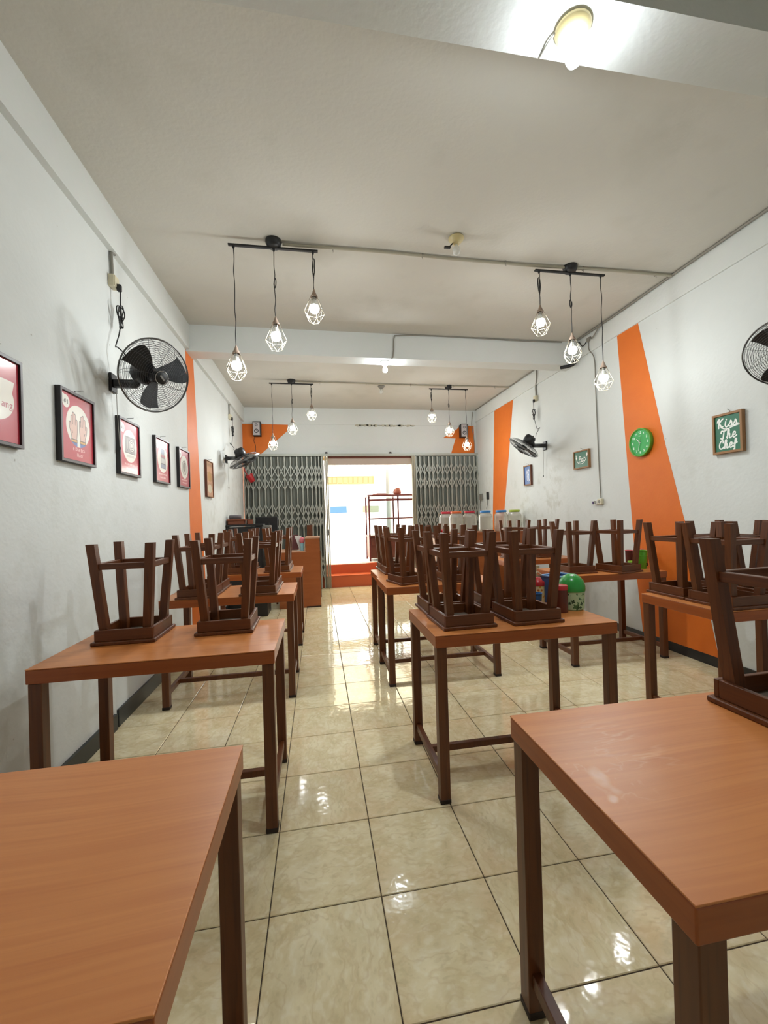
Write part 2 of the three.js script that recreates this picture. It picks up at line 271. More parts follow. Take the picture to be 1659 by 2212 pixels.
for (const [x, w] of [[0.345, 0.012], [0.365, 0.014], [0.395, 0.03], [0.43, 0.022]]) part('end_stile', rbox(w, 2.645, 0.05, 0.003, x, 1.325, 0), M.post, gl);
part('edge_strip', box(0.034, 2.64, 0.004, 0.329, 1.322, -0.01), M.steel, gl);
part('lock_plate', rbox(0.05, 0.12, 0.02, 0.004, 0.4, 1.12, 0.035), M.chrome, gl);
part('handle', tube([[0.42, 1.0, 0.03], [0.42, 0.98, 0.07], [0.42, 0.86, 0.07], [0.42, 0.84, 0.03]], 0.006), M.chrome, gl);
const gr = gate('grey folding gate, right half, behind the clear plastic jars', [2.243, 2.328, 2.423, 2.52, 2.604, 2.701, 2.81, 2.907, 3.005, 3.104, 3.203, 3.301, 3.414, 3.513, 3.585], [2.36, 2.08, 1.52, 1.3, 0.55, 0.31]);
for (const [x, w] of [[2.17, 0.03], [2.206, 0.034]]) part('end_stile', rbox(w, 2.645, 0.06, 0.003, x, 1.325, 0), M.post, gr);
part('edge_strip', box(0.04, 2.64, 0.004, 2.232, 1.322, -0.01), M.steel, gr);
tag(part(numbered('gate_roller'), merge([cyl(0.02, 0.02, 0.02, 0.41, 2.72, ZF + 0.02), box(0.05, 0.03, 0.03, 0.41, 2.705, ZF + 0.015)]), M.dark, scene), 'small black gate roller on the rail left of the doorway', 'roller');
tag(part(numbered('gate_roller'), merge([cyl(0.02, 0.02, 0.02, 1.72, 2.72, ZF + 0.02), box(0.05, 0.03, 0.03, 1.72, 2.705, ZF + 0.015)]), M.dark, scene), 'small black gate roller on the rail above the food cart', 'roller');

// ---------------------------------------------------------------- tables
function makeTable(label, x, z, topMat = M.tops) {   // x, z: the far left corner of its top
  const W = 0.985, D = 0.595, t = thing('dining_table', label, 'table', x + W / 2, 0, z + D / 2, 0, 'orange-topped dining tables');
  const top = new RoundedBoxGeometry(W, 0.004, D, 1, 0.0015), p = top.attributes.position, uv = new Float32Array(p.count * 2);
  for (let i = 0; i < p.count; i++) { uv[2 * i] = p.getX(i) + W / 2; uv[2 * i + 1] = p.getZ(i) + D / 2; if (topMat === M.topWiped) { uv[2 * i] /= W; uv[2 * i + 1] /= D; } }
  top.setAttribute('uv', new THREE.BufferAttribute(uv, 2));
  part('tabletop', top, topMat, t, 0, TOP - 0.002, 0);
  part('edge_band', rbox(W - 0.001, 0.058, D - 0.001, 0.004, 0, TOP - 0.033, 0), M.edge, t);
  for (const sx of [-1, 1]) for (const sz of [-1, 1]) {
    const l = part('leg', rbox(0.05, TOP - 0.062, 0.05, 0.003, 0, (TOP - 0.062) / 2, 0, false), M.leg, t, sx * (W / 2 - 0.032), 0, sz * (D / 2 - 0.029));
    part('foot_cap', rbox(0.054, 0.022, 0.054, 0.004, 0, 0.011, 0), M.cap, l);
  }
  for (const sx of [-1, 1]) part('side_rail', rbox(0.028, 0.04, D - 0.1, 0.003, sx * (W / 2 - 0.032), 0.108, 0), M.leg, t);
  part('centre_rail', rbox(W - 0.09, 0.034, 0.03, 0.003, 0, 0.108, 0), M.leg, t);
  return t;
}
const L1 = [-0.985, -0.01], L2 = [-0.985, -1.39], L3 = [-0.98, -2.805], L4 = [-0.975, -4.15], R1 = [0.735, 0.0], R2 = [0.748, -1.405], R3 = [0.745, -2.82], R4 = [0.765, -3.42], R5 = [2.425, -2.85], W1 = [2.405, -1.42], W3 = [2.43, -4.19];
const table0 = makeTable('bare orange table at the bottom left, nearest to the camera', ...L1);
const tableAt = (label, [x, z]) => dup(table0, label, x + 0.4925, 0, z + 0.2975, 0);
tableAt('left-row orange table with only two upturned stools, behind the bare one', L2);
tableAt('left-row orange table with four stools, just before the farthest left one', L3);
tableAt('farthest left-row orange table, beside the cash counter', L4);
makeTable('near right orange table with a white wiped stain on its top', ...R1, M.topWiped);
tableAt('middle orange table carrying the green domed bin and four stools', R2);
tableAt('middle-row orange table behind the one with the green bin', R3);
tableAt('farthest middle-row orange table, its left end lit by the doorway', R4);
tableAt('orange table against the right wall carrying the green cup', R5);
tableAt('orange table in front of the orange wall stripe, nearest on the right wall', W1);
tableAt('farthest orange table by the right wall, in front of the carton', W3);

// ---------------------------------------------------------------- stools, upturned on the tables
function makeStool(label, x, z, turn = 0) {
  const s = thing('stool', label, 'stool', x, TOP, z, turn, 'upturned wooden stools');
  part('seat', rbox(0.288, 0.018, 0.306, 0.005, 0, 0.009, 0), M.stool, s);
  part('seat_underside', box(0.23, 0.002, 0.25, 0, 0.0192, 0), M.under, s);
  for (const k of [-1, 1]) { part('apron', rbox(0.262, 0.054, 0.016, 0.003, 0, 0.045, k * 0.132, true), M.stool, s); part('apron', rbox(0.016, 0.054, 0.248, 0.003, k * 0.123, 0.045, 0, true), M.stool, s); }
  const f = (y) => [0.094 + 0.037 * (y - 0.02) / 0.468, 0.1 + 0.038 * (y - 0.02) / 0.468];
  for (const sx of [-1, 1]) for (const sz of [-1, 1]) { const [ax, az] = f(0.019), [bx, bz] = f(0.488); part('leg', splay([sx * ax, 0.019, sz * az], [sx * bx, 0.488, sz * bz], 0.038, 0.036), M.stool, s); }
  const [rx, rz] = f(0.378);
  for (const k of [-1, 1]) { part('stretcher', rbox(2 * rx - 0.034, 0.03, 0.022, 0.003, 0, 0.378, k * rz, true), M.stool, s); part('stretcher', rbox(0.022, 0.03, 2 * rz - 0.032, 0.003, k * rx, 0.378, 0, true), M.stool, s); }
  return s;
}
const stool0 = makeStool('upturned stool on the two-stool left table, the one nearer the wall', -0.738, -1.225, 0.0);
const stoolAt = (label, x, z, turn = 0) => dup(stool0, label, x, TOP, z, turn);
stoolAt('upturned stool on the two-stool left table, the one nearer the aisle', -0.285, -1.268, 0.01);
for (const [i, w] of [['wall', -0.722], ['aisle', -0.262]]) for (const [k, d, z] of [['front', 'near', -2.355], ['back', 'far', -2.665]]) stoolAt(`stool on the third left table, ${k} row, ${i} side`, w + 0.01 * (rnd() - 0.5), z, 0.04 * (rnd() - 0.5));
for (const [i, w] of [['wall', -0.66], ['aisle', -0.25]]) for (const [k, z] of [['front', -3.745], ['back', -4.055]]) stoolAt(`stool on the farthest left table, ${k} row, ${i} side`, w, z, 0.06 * (rnd() - 0.5));
stoolAt('upturned stool on the green-bin table, front row, left one', 0.952, -1.028, 0.03);
stoolAt('upturned stool on the green-bin table, front row, next to the brown jar', 1.325, -1.02, 0.02);
stoolAt('upturned stool on the green-bin table, back row, left one', 0.955, -1.345, 0.0);
stoolAt('upturned stool on the green-bin table, back row, right one', 1.33, -1.35, -0.03);
stoolAt('stool turned askew on the table behind the green-bin table', 0.975, -2.45, 0.28);
stoolAt('stool on the table behind the green-bin table, front row, right one', 1.4, -2.4, 0.05);
stoolAt('stool on the table behind the green-bin table, back row', 1.42, -2.725, 0.02);
stoolAt('stool on the farthest middle table, front left, against the doorway', 0.993, -3.115, 0.03);
stoolAt('stool on the farthest middle table, back left, against the doorway', 0.99, -3.44, 0.02);
stoolAt('stool on the farthest middle table, right of the two by the doorway', 1.4, -3.2, -0.05);
stoolAt('upturned stool on the green-cup table, left one, squarely placed', 2.61, -2.495, 0.0);
stoolAt('upturned stool on the green-cup table, turned askew beside the cup', 3.01, -2.4, 0.24);
stoolAt('upturned stool on the table before the orange stripe, front row left', 2.612, -0.985, 0.02);
stoolAt('upturned stool on the table before the orange stripe, back row left', 2.615, -1.3, 0.0);
stoolAt('upturned stool on the table before the orange stripe, front row right', 2.96, -0.99, -0.04);
stoolAt('upturned stool on the table before the orange stripe, back row right', 2.98, -1.32, 0.03);
stoolAt('nearest upturned stool, on the table with the white stain', 1.494, 0.195, 0.03);
stoolAt('stool on the farthest right-wall table, the one nearer the jars', 2.715, -3.9, 0.0);
stoolAt('stool on the farthest right-wall table, the one nearer the wall', 3.11, -3.9, 0.05);

// ---------------------------------------------------------------- pendant lamps
function lampLight(parent, x, y, z, color, power, size) { const l = new THREE.PointLight(color, power, 0, 2); l.position.set(x, y, z); l.castShadow = true; l.shadow.radius = size / 0.02; l.shadow.mapSize.set(512, 512); parent.add(l); return l; }
// an LED bulb throws most of its light forward, away from its cap: a wide downward spot with a weaker all-round light
function ledLight(parent, x, y, z, color, down, round, size) {
  const s = new THREE.SpotLight(color, down, 0, 1.48, 0.75, 2); s.position.set(x, y, z); s.target.position.set(x, y - 1, z); s.castShadow = true; s.shadow.radius = size / 0.02; s.shadow.mapSize.set(512, 512); parent.add(s, s.target);
  lampLight(parent, x, y, z, color, round, size);
}
function makePendant(label, x, z) {   // cords at -0.305, 0, 0.305; the long one on the left
  const p = thing('pendant_lamp', label, 'lamp', x, YC, z, 0, 'three-bulb pendant lamps');
  part('canopy', lathe([[0.001, 0], [0.062, 0], [0.064, -0.012], [0.06, -0.03], [0.05, -0.05], [0.03, -0.062], [0.001, -0.064]]), M.black, p);
  part('bar', rbox(0.69, 0.014, 0.026, 0.003, 0, -0.06, 0), M.black, p);
  [[-0.305, 2.504], [0, 2.746], [0.305, 2.982]].forEach(([dx, y0], k) => {
    const b = y0 - YC, top = b + 0.25, rot = 0.4 + k * 0.7;
    part('cord_grip', cyl(0.007, 0.012, 0.02, dx, -0.076, 0, 12), M.black, p);
    const pts = []; for (let i = 0; i <= 8; i++) pts.push([dx + 0.0035 * Math.sin(i * 2.3 + k) * (i % 8 ? 1 : 0), -0.07 + (top + 0.07) * i / 8, 0.003 * Math.cos(i * 1.7) * (i % 8 ? 1 : 0)]);
    part('cord', tube(pts, 0.0035, 32, 6), M.cable, p);
    if (k) { const t0 = k === 1 ? -0.3 : -0.12, l = k === 1 ? 0.075 : 0.14; part('cord_bundle', merge([tube([[dx + 0.002, t0, 0.002], [dx + 0.009, t0 - 0.01, 0.004], [dx + 0.009, t0 - l * 0.7, 0.003], [dx + 0.003, t0 - l, 0]], 0.0045), tube([[dx - 0.002, t0 - 0.02, -0.004], [dx - 0.006, t0 - l * 0.6, -0.003], [dx, t0 - l * 1.1, 0]], 0.0045)]), M.cable, p); }
    const hex = (r, y, o) => [0, 1, 2, 3, 4, 5].map((i) => V(r * Math.cos(rot + o + i * Math.PI / 3), y, r * Math.sin(rot + o + i * Math.PI / 3)));
    const A = hex(0.027, 0.2, 0), Bq = hex(0.084, 0.072, 0), D = hex(0.046, 0, Math.PI / 6), wires = [], w = 0.0017;
    for (let i = 0; i < 6; i++) { const j = (i + 1) % 6; wires.push(rod(A[i], Bq[i], w), rod(Bq[i], Bq[j], w), rod(Bq[i], D[i], w), rod(Bq[j], D[i], w), rod(D[i], D[j], w)); }
    const sh = part('lamp_shade', merge(wires), M.cage, p, dx, b, 0); sh.userData.kind = 'thing';
    part('cap', lathe([[0.004, 0.262], [0.008, 0.25], [0.016, 0.228], [0.03, 0.2], [0.03, 0.193], [0.024, 0.195]], 24), M.capTan, sh);
    part('socket', cyl(0.016, 0.018, 0.05, 0, 0.176, 0, 20), M.chrome, sh);
    part('bulb', lathe([[0.001, 0.066], [0.016, 0.068], [0.03, 0.077], [0.038, 0.092], [0.04, 0.106], [0.038, 0.118], [0.033, 0.127]], 24), M.glow, sh);
    part('bulb_housing', lathe([[0.0335, 0.1265], [0.034, 0.13], [0.027, 0.146], [0.02, 0.16], [0.017, 0.172], [0.001, 0.172]], 24), M.white, sh);
    ledLight(p, dx, b + 0.1, 0, BULB_COLOR, BULB, BULB * 0.5, 0.03);
  });
  return p;
}
const pend = makePendant('three-cage pendant lamp over the left tables, nearer one', -0.078, -2.25);
dup(pend, 'three-cage pendant lamp over the right side, nearer one by the green clock', 2.515, YC, -2.27, Math.PI);
dup(pend, 'three-cage pendant lamp at the far left before the left speaker', -0.147, YC, -5.6, 0);
dup(pend, 'three-cage pendant lamp at the far right before the right speaker', 2.474, YC, -5.68, Math.PI);

function bareLamp(label, x, y, z, holderMat, lit, size, name = 'ceiling_lamp') {
  const g = thing(name, label, 'lamp', x, y, z), s = size;
  part('holder', lathe([[0.001, 0], [0.055 * s, 0], [0.062 * s, -0.006 * s], [0.06 * s, -0.016 * s], [0.045 * s, -0.034 * s], [0.027 * s, -0.05 * s], [0.022 * s, -0.06 * s], [0.001, -0.06 * s]]), holderMat, g);
  part('bulb', lathe([[0.013, -0.058 * s], [0.015, -0.07 * s], [0.024, -0.082 * s], [0.031, -0.098 * s], [0.031, -0.115 * s], [0.024, -0.13 * s], [0.012, -0.138 * s], [0.001, -0.14 * s]], 24), lit ? M.glowCool : M.frost, g);
  if (lit) ledLight(g, 0, -0.105 * s, 0, COOL, lit, Math.min(lit, 1) * 0.45, 0.028);
  return g;
}
const nl = bareLamp('lit bare bulb on a cream holder under the beam at the top right', 1.255, 3.31, -0.355, M.ivory, 4.2, 1.1);
part('feed_wire', tube([[-0.05, -0.004, 0.0], [-0.07, -0.01, -0.04], [-0.075, -0.002, -0.118]], 0.004), M.pvcGrey, nl);
const ml = bareLamp('lit bare bulb under the middle beam, between the pendants', 1.078, 3.31, -3.912, M.white, 1.2, 0.95);
const cl = bareLamp('unlit bulb in a tan holder on the ceiling with a broken stub', 1.358, YC, -2.03, M.ivory, 0, 1.0);
part('broken_stub', merge([rod(V(-0.03, -0.05, 0), V(-0.055, -0.075, 0), 0.005), box(0.05, 0.012, 0.02, -0.075, -0.085, 0)]), M.dark, cl);
bareLamp('small unlit bulb on the far ceiling between the far pendants', 1.325, YC, -5.78, M.pvcGrey, 0, 0.95);

// ---------------------------------------------------------------- conduits and sockets
const wireOf = (name, label, category, pts, r, mat, n = 60) => tag(part(numbered(name), tube(pts, r, n, 8), mat, scene), label, category);
function conduit(label, z, x0, x1, r) {
  const g = thing('conduit', label, 'conduit', 0, YC, z), pts = []; for (let i = 0; i <= 10; i++) pts.push([x0 + (x1 - x0) * i / 10, -r - 0.003 - 0.004 * Math.abs(Math.sin(i * 1.9)), 0.012 * Math.sin(i * 0.9)]);
  part('pipe', tube(pts, r, 60, 8), M.pvc, g);
  for (let x = x0 + 0.4; x < x1; x += 0.75) part('clip', merge([new THREE.TorusGeometry(r + 0.002, 0.003, 5, 14).rotateY(Math.PI / 2).translate(x, -r - 0.004, 0), cyl(0.002, 0.002, 0.03, x, -2 * r - 0.012, 0.008, 6)]), M.pvcGrey, g);
}
conduit('cream conduit crossing the ceiling between the two nearer pendants', -2.265, -0.01, 3.56, 0.012);
conduit('cream conduit crossing the far ceiling between the two far pendants', -5.64, -0.1, 3.56, 0.01);
wireOf('wall_cable', 'grey cable bundle along the top of the right wall', 'cable', [[3.565, 3.598, 1.6], [3.565, 3.597, -0.9], [3.562, 3.596, -2.3], [3.568, 3.592, -3.0], [3.56, 3.597, -3.7]], 0.012, M.pvcGrey);
wireOf('wall_cable', 'grey cable along the top of the far right wall', 'cable', [[3.565, 3.6, -4.1], [3.565, 3.598, -5.2], [3.562, 3.6, -6.2], [3.565, 3.596, -7.2]], 0.009, M.pvcGrey);
wireOf('wall_cable', 'grey cable along the upper front edge of the middle beam', 'cable', [[1.185, 3.585, -3.79], [1.4, 3.6, -3.788], [2.1, 3.602, -3.788], [2.8, 3.594, -3.788], [3.4, 3.6, -3.788]], 0.008, M.pvcGrey);
wireOf('wall_cable', 'short grey cable dropping down the middle beam to its bulb', 'cable', [[1.185, 3.585, -3.79], [1.172, 3.53, -3.79], [1.165, 3.4, -3.79], [1.15, 3.318, -3.795], [1.12, 3.302, -3.86], [1.11, 3.302, -3.9]], 0.007, M.pvcGrey);
tag(part(numbered('drain_pipe_end'), merge([tube([[3.56, 3.36, -3.72], [3.52, 3.3, -3.74], [3.47, 3.285, -3.78], [3.42, 3.295, -3.86]], 0.022, 16, 10)]), M.dark, scene), 'dark bent pipe end at the right end of the middle beam', 'pipe');
{
  const g = thing('junction_box', 'grey junction with twisted wires at the right end of the middle beam', 'junction box', XR - 0.02, 3.52, -3.5);
  part('box', rbox(0.03, 0.05, 0.06, 0.005, 0, 0, 0), M.pvcGrey, g);
  part('loose_wire', tube([[0, 0.02, 0.03], [-0.02, -0.02, 0.08], [-0.025, 0.0, 0.14], [-0.02, 0.05, 0.2], [-0.02, 0.075, 0.26]], 0.008), M.pvcGrey, g);
  part('loose_wire', tube([[0, 0.0, -0.03], [-0.03, -0.05, -0.08], [-0.02, 0.03, -0.16], [-0.01, 0.06, -0.22]], 0.006), M.cable, g);
}
wireOf('wall_cable', 'grey cable running down the right wall to the double socket', 'cable', [[3.575, 3.5, -3.5], [3.575, 3.4, -3.5], [3.588, 3.28, -3.43], [3.592, 2.9, -3.42], [3.592, 2.4, -3.41], [3.592, 1.9, -3.4], [3.592, 1.55, -3.385]], 0.006, M.pvcGrey);
function wallBox(name, label, x, y, z, turn, w, h, mat) { const g = thing(name, label, 'socket', x, y, z, turn); part('box', rbox(w, h, 0.04, 0.006, 0, 0, 0.02), mat, g); part('face_plate', rbox(w - 0.012, h - 0.012, 0.006, 0.002, 0, 0, 0.042), M.cream, g); return g; }
{
  const g = thing('double_socket', 'cream double socket on the right wall under the Eat sign', 'socket', XR, 1.505, -3.42, -Math.PI / 2);
  part('box', rbox(0.075, 0.07, 0.035, 0.005, 0.04, 0, 0.0175), M.cream, g); part('box', rbox(0.062, 0.06, 0.03, 0.005, -0.04, -0.005, 0.015), M.white, g);
  for (const [x, y] of [[0.04, 0], [-0.04, -0.005]]) part('outlet', merge([cyl(0.019, 0.019, 0.004, 0, 0, 0, 20).rotateX(Math.PI / 2).translate(x, y, 0.036)]), M.pvcGrey, g);
  part('plug', rbox(0.03, 0.035, 0.03, 0.008, -0.088, -0.01, 0.02), M.purple, g);
}
wireOf('wall_cable', 'grey cable dropping in the far right corner above the gate', 'cable', [[3.53, 3.58, -7.27], [3.52, 3.5, -7.272], [3.5, 3.3, -7.275], [3.53, 3.1, -7.275], [3.555, 2.9, -7.28], [3.55, 2.7, -7.28]], 0.008, M.pvcGrey);
{
  const g = thing('switch_box', 'grey switch box on the right wall beside the gate', 'switch', XR, 1.75, -7.06, -Math.PI / 2);
  part('box', rbox(0.13, 0.13, 0.04, 0.01, 0, 0, 0.02), M.pvcGrey, g); part('wire', tube([[-0.05, -0.06, 0.02], [-0.08, -0.15, 0.02], [-0.08, -0.3, 0.01]], 0.008), M.pvcGrey, g);
  const h = thing('wall_phone', 'small black holder with a hanging wire beside the orange far stripe', 'holder', XR, 1.76, -6.73, -Math.PI / 2);
  part('body', rbox(0.06, 0.15, 0.04, 0.008, 0, 0, 0.02), M.dark, h); part('wire', tube([[0, -0.07, 0.02], [0.0, -0.16, 0.03], [-0.06, -0.22, 0.02], [-0.1, -0.27, 0.01]], 0.005), M.cable, h);
}

// ---------------------------------------------------------------- wall fans
function makeFan(label, mx, my, mz, side, head, axis, spin, cordTop) {
  const g = thing('wall_fan', label, 'fan', mx, my, mz, 0, 'black wall fans'), s = side;            // s = +1: on the left wall, reaching to +x
  const a = V(...axis).normalize(), c = V(...head).sub(V(mx, my, mz));
  part('mounting_plate', rbox(0.02, 0.13, 0.09, 0.006, s * 0.01, 0, 0), M.black, g);
  const back = c.clone().addScaledVector(a, -0.2), joint = V(back.x - s * 0.02, -0.01, back.z);
  part('arm', merge([rbox(Math.abs(joint.x) - 0.015, 0.055, 0.05, 0.01, s * (0.02 + Math.abs(joint.x)) / 2, -0.005, joint.z * 0.35), tube([[s * 0.02, -0.005, joint.z * 0.2], [joint.x * 0.6, -0.005, joint.z * 0.5], [joint.x, -0.012, joint.z], [back.x, back.y, back.z]], 0.026, 14, 10)]), M.black, g);
  const q = new THREE.Quaternion().setFromUnitVectors(V(0, 0, 1), a), put = (geo) => geo.applyQuaternion(q).translate(c.x, c.y, c.z);
  // head: axis +z, guards meet at z = 0
  part('motor', put(lathe([[0.001, 0.09], [0.05, 0.088], [0.07, 0.07], [0.078, 0.03], [0.078, -0.02], [0.06, -0.05], [0.001, -0.055]], 28).rotateX(Math.PI / 2).rotateZ(0).translate(0, 0, -0.15)), M.black, g);
  part('hub', put(lathe([[0.001, 0.032], [0.03, 0.03], [0.04, 0.018], [0.042, -0.03], [0.001, -0.03]], 24).rotateX(Math.PI / 2)), M.blade, g);
  for (let k = 0; k < 3; k++) {
    const sh = new THREE.Shape(); sh.moveTo(0.03, -0.022); sh.bezierCurveTo(0.07, -0.07, 0.11, -0.115, 0.165, -0.115); sh.bezierCurveTo(0.195, -0.09, 0.212, -0.03, 0.205, 0.035); sh.bezierCurveTo(0.17, 0.012, 0.1, 0.03, 0.035, 0.03); sh.closePath();
    const b = new THREE.ExtrudeGeometry(sh, { depth: 0.003, bevelEnabled: false, curveSegments: 10 }), p = b.attributes.position;
    for (let i = 0; i < p.count; i++) p.setZ(i, p.getZ(i) - p.getY(i) * 0.38 - 0.012);
    b.computeVertexNormals(); b.scale(1.06, 1.06, 1); b.rotateZ(spin + k * 2 * Math.PI / 3); part('blade', put(b), M.blade, g);
  }
  const dome = (r, h) => h * Math.sqrt(Math.max(0, 1 - (r / 0.242) ** 2)), front = [], rear = [];
  for (let i = 0; i < 15; i++) { const r = 0.052 + (0.236 - 0.052) * i / 14; front.push(new THREE.TorusGeometry(r, 0.0012, 4, 44).translate(0, 0, dome(r, 0.07))); if (i > 1) rear.push(new THREE.TorusGeometry(r, 0.0012, 4, 44).translate(0, 0, -dome(r, 0.085))); }
  for (let k = 0; k < 9; k++) { const t = k * 2 * Math.PI / 9, f = [], e = []; for (let i = 0; i <= 6; i++) { const r = 0.045 + 0.193 * i / 6, w = t + 0.35 * i / 6; f.push(V(r * Math.cos(w), r * Math.sin(w), dome(r, 0.07) - 0.002)); e.push(V(r * Math.cos(w), r * Math.sin(w), -dome(r, 0.085) + 0.002)); } front.push(tube(f, 0.0014, 8, 4)); rear.push(tube(e, 0.0014, 8, 4)); }
  part('front_guard', put(merge(front)), M.wire, g).userData.kind = 'stuff'; part('rear_guard', put(merge(rear)), M.wire, g).userData.kind = 'stuff';
  part('guard_rim', put(merge([new THREE.TorusGeometry(0.241, 0.0055, 8, 64), new THREE.CylinderGeometry(0.2405, 0.2405, 0.022, 64, 1, true).rotateX(Math.PI / 2)])), rimMat, g);
  const badge = part('badge', put(lathe([[0.001, 0.012], [0.036, 0.01], [0.046, 0.0], [0.046, -0.008], [0.001, -0.008]], 28).rotateX(Math.PI / 2).translate(0, 0, 0.068)), M.black, g);
  part('badge_ring', put(new THREE.TorusGeometry(0.044, 0.0026, 6, 36).translate(0, 0, 0.076)), M.chrome, badge);
  part('badge_bar', put(box(0.012, 0.045, 0.002, 0, 0, 0.0815).rotateZ(0.7)), M.chrome, badge);
  // power cord with its tied loops, pull cord
  const [ty, tz] = cordTop, wx = s * 0.03, L = V(wx, ty, tz);
  const drop = ty - (back.y + 0.05), bz = (f) => tz + (back.z - tz) * f;
  part('plug', rbox(0.03, 0.05, 0.03, 0.008, s * 0.055, ty - 0.012, tz + 0.004), M.cable, g);
  const pts = [[s * 0.06, ty - 0.03, tz], [s * 0.058, ty - 0.1, tz]], yb = ty - 0.14, hl = Math.min(0.16, drop * 0.28);
  for (let i = 0; i <= 30; i++) { const t = i / 30 * Math.PI * 6; pts.push([s * (0.058 + 0.012 * Math.sin(t * 1.3)), yb - hl / 2 - hl * 0.5 * Math.cos(t), tz + 0.028 * Math.sin(2 * t) * Math.cos(t * 0.23 + 0.4) + 0.02 * Math.sin(t)]); }
  pts.push([s * 0.055, yb - hl - 0.06, tz + 0.03], [s * 0.05, yb - hl - 0.16, tz + 0.07], [s * 0.06, back.y + 0.16, bz(0.3) + 0.06], [s * 0.14, back.y + 0.06, bz(0.6)], [back.x - s * 0.06, back.y - 0.01, back.z]);
  part('power_cord', tube(pts, 0.0042, 220, 6), M.cable, g);
  part('cord_tie', rbox(0.03, 0.014, 0.022, 0.003, s * 0.058, yb - hl / 2, tz), M.cable, g);
  part('pull_cord', tube([[s * 0.03, -0.06, 0.0], [s * 0.028, -0.2, -0.01], [s * 0.03, -0.44, -0.03]], 0.0022, 20, 5), M.pvcGrey, g); part('cord_knob', lathe([[0.001, 0.014], [0.006, 0.008], [0.007, -0.01], [0.001, -0.014]], 12).translate(s * 0.03, -0.45, -0.03), M.dark, g);
  return g;
}
const rimMat = std({ color: C(120, 120, 118), roughness: 0.3, metalness: 0.85, side: THREE.DoubleSide });
makeFan('large black wall fan on the left wall above the red posters', XL, 2.39, -2.07, 1, [-0.86, 2.402, -1.93], [0.74, -0.34, 0.58], 0.55, [0.7, -0.03]);
makeFan('black wall fan tilted down on the far left wall by the gate', XL, 2.375, -5.73, 1, [-0.86, 2.305, -5.42], [0.446, -0.883, -0.145], 0.2, [0.72, -0.3]);
makeFan('black wall fan tilted down on the right wall above the blue picture', XR, 2.39, -4.59, -1, [3.22, 2.354, -4.54], [-0.47, -0.79, -0.4], 0.2, [0.74, -0.2]);
makeFan('black wall fan cut off by the right edge of the photo', XR, 2.4, -1.2, -1, [3.28, 2.4, -1.1], [-0.74, -0.616, 0.27], 0.7, [0.7, -0.1]);
function fanSocket(label, x, y, z, turn, up) {
  const g = wallBox('fan_socket', label, x, y, z, turn, 0.075, 0.085, M.cream);
  part('conduit_drop', tube([[0, 0.04, 0.014], [0.0, 0.1, 0.014], [-0.005, up * 0.8, 0.014], [0.0, up * 0.97, 0.014], [0.03, up, 0.02]], 0.011, 24, 8), M.pvcGrey, g);
}
fanSocket('cream socket box on the left wall above the large fan', XL, 3.115, -2.09, Math.PI / 2, 0.215);
fanSocket('cream socket box on the far left wall above the tilted fan', XL, 3.112, -6.03, Math.PI / 2, 0.215);
fanSocket('cream socket box on the right wall above the far fan', XR, 3.157, -4.79, -Math.PI / 2, 0.21);
fanSocket('cream socket box on the right wall above the cut-off fan', XR, 3.13, -1.3, -Math.PI / 2, 0.23);
wireOf('wall_cable', 'grey cable dropping over the right ledge to the far fan socket', 'cable', [[3.57, 3.595, -4.72], [3.565, 3.52, -4.72], [3.568, 3.42, -4.74], [3.58, 3.36, -4.78], [3.59, 3.28, -4.8]], 0.008, M.pvcGrey);

// ---------------------------------------------------------------- pictures on the walls
const face = (w, h) => new THREE.BoxGeometry(w, h, 0.004);
function frame(name, label, category, x, y, z, turn, w, h, map, frontMat, sideMat, rim = 0.018, depth = 0.03, gloss = 0.12, group) {
  const g = thing(name, label, category, x, y, z, turn, group);
  const o = new THREE.Shape(); o.moveTo(-w / 2, -h / 2); o.lineTo(w / 2, -h / 2); o.lineTo(w / 2, h / 2); o.lineTo(-w / 2, h / 2); o.closePath();
  const i = new THREE.Path(), a = w / 2 - rim, b = h / 2 - rim; i.moveTo(-a, -b); i.lineTo(-a, b); i.lineTo(a, b); i.lineTo(a, -b); i.closePath(); o.holes.push(i);
  const fg = new THREE.ExtrudeGeometry(o, { depth: depth - 0.004, bevelEnabled: true, bevelThickness: 0.002, bevelSize: 0.002, bevelOffset: -0.002, bevelSegments: 1 });
  part('frame', metreUV(fg), [frontMat, sideMat], g, 0, 0, 0.002);
  part('print', face(w - 2 * rim + 0.004, h - 2 * rim + 0.004), phys({ map, roughness: 0.35, clearcoat: gloss ? 1 : 0, clearcoatRoughness: gloss }), g, 0, 0, depth - 0.012);
  part('backing', box(w - 0.01, h - 0.01, 0.006, 0, 0, 0.004), M.dark, g);
  part('hook', tube([[0, h / 2 - 0.01, 0.004], [0.005, h / 2 + 0.018, 0.006], [0.012, h / 2 + 0.022, 0.03], [0.02, h / 2 + 0.026, 0.045]], 0.0018, 10, 5), M.dark, g);
  return g;
}
const RED = '#c23a48', CREAM = '#efe9dc';
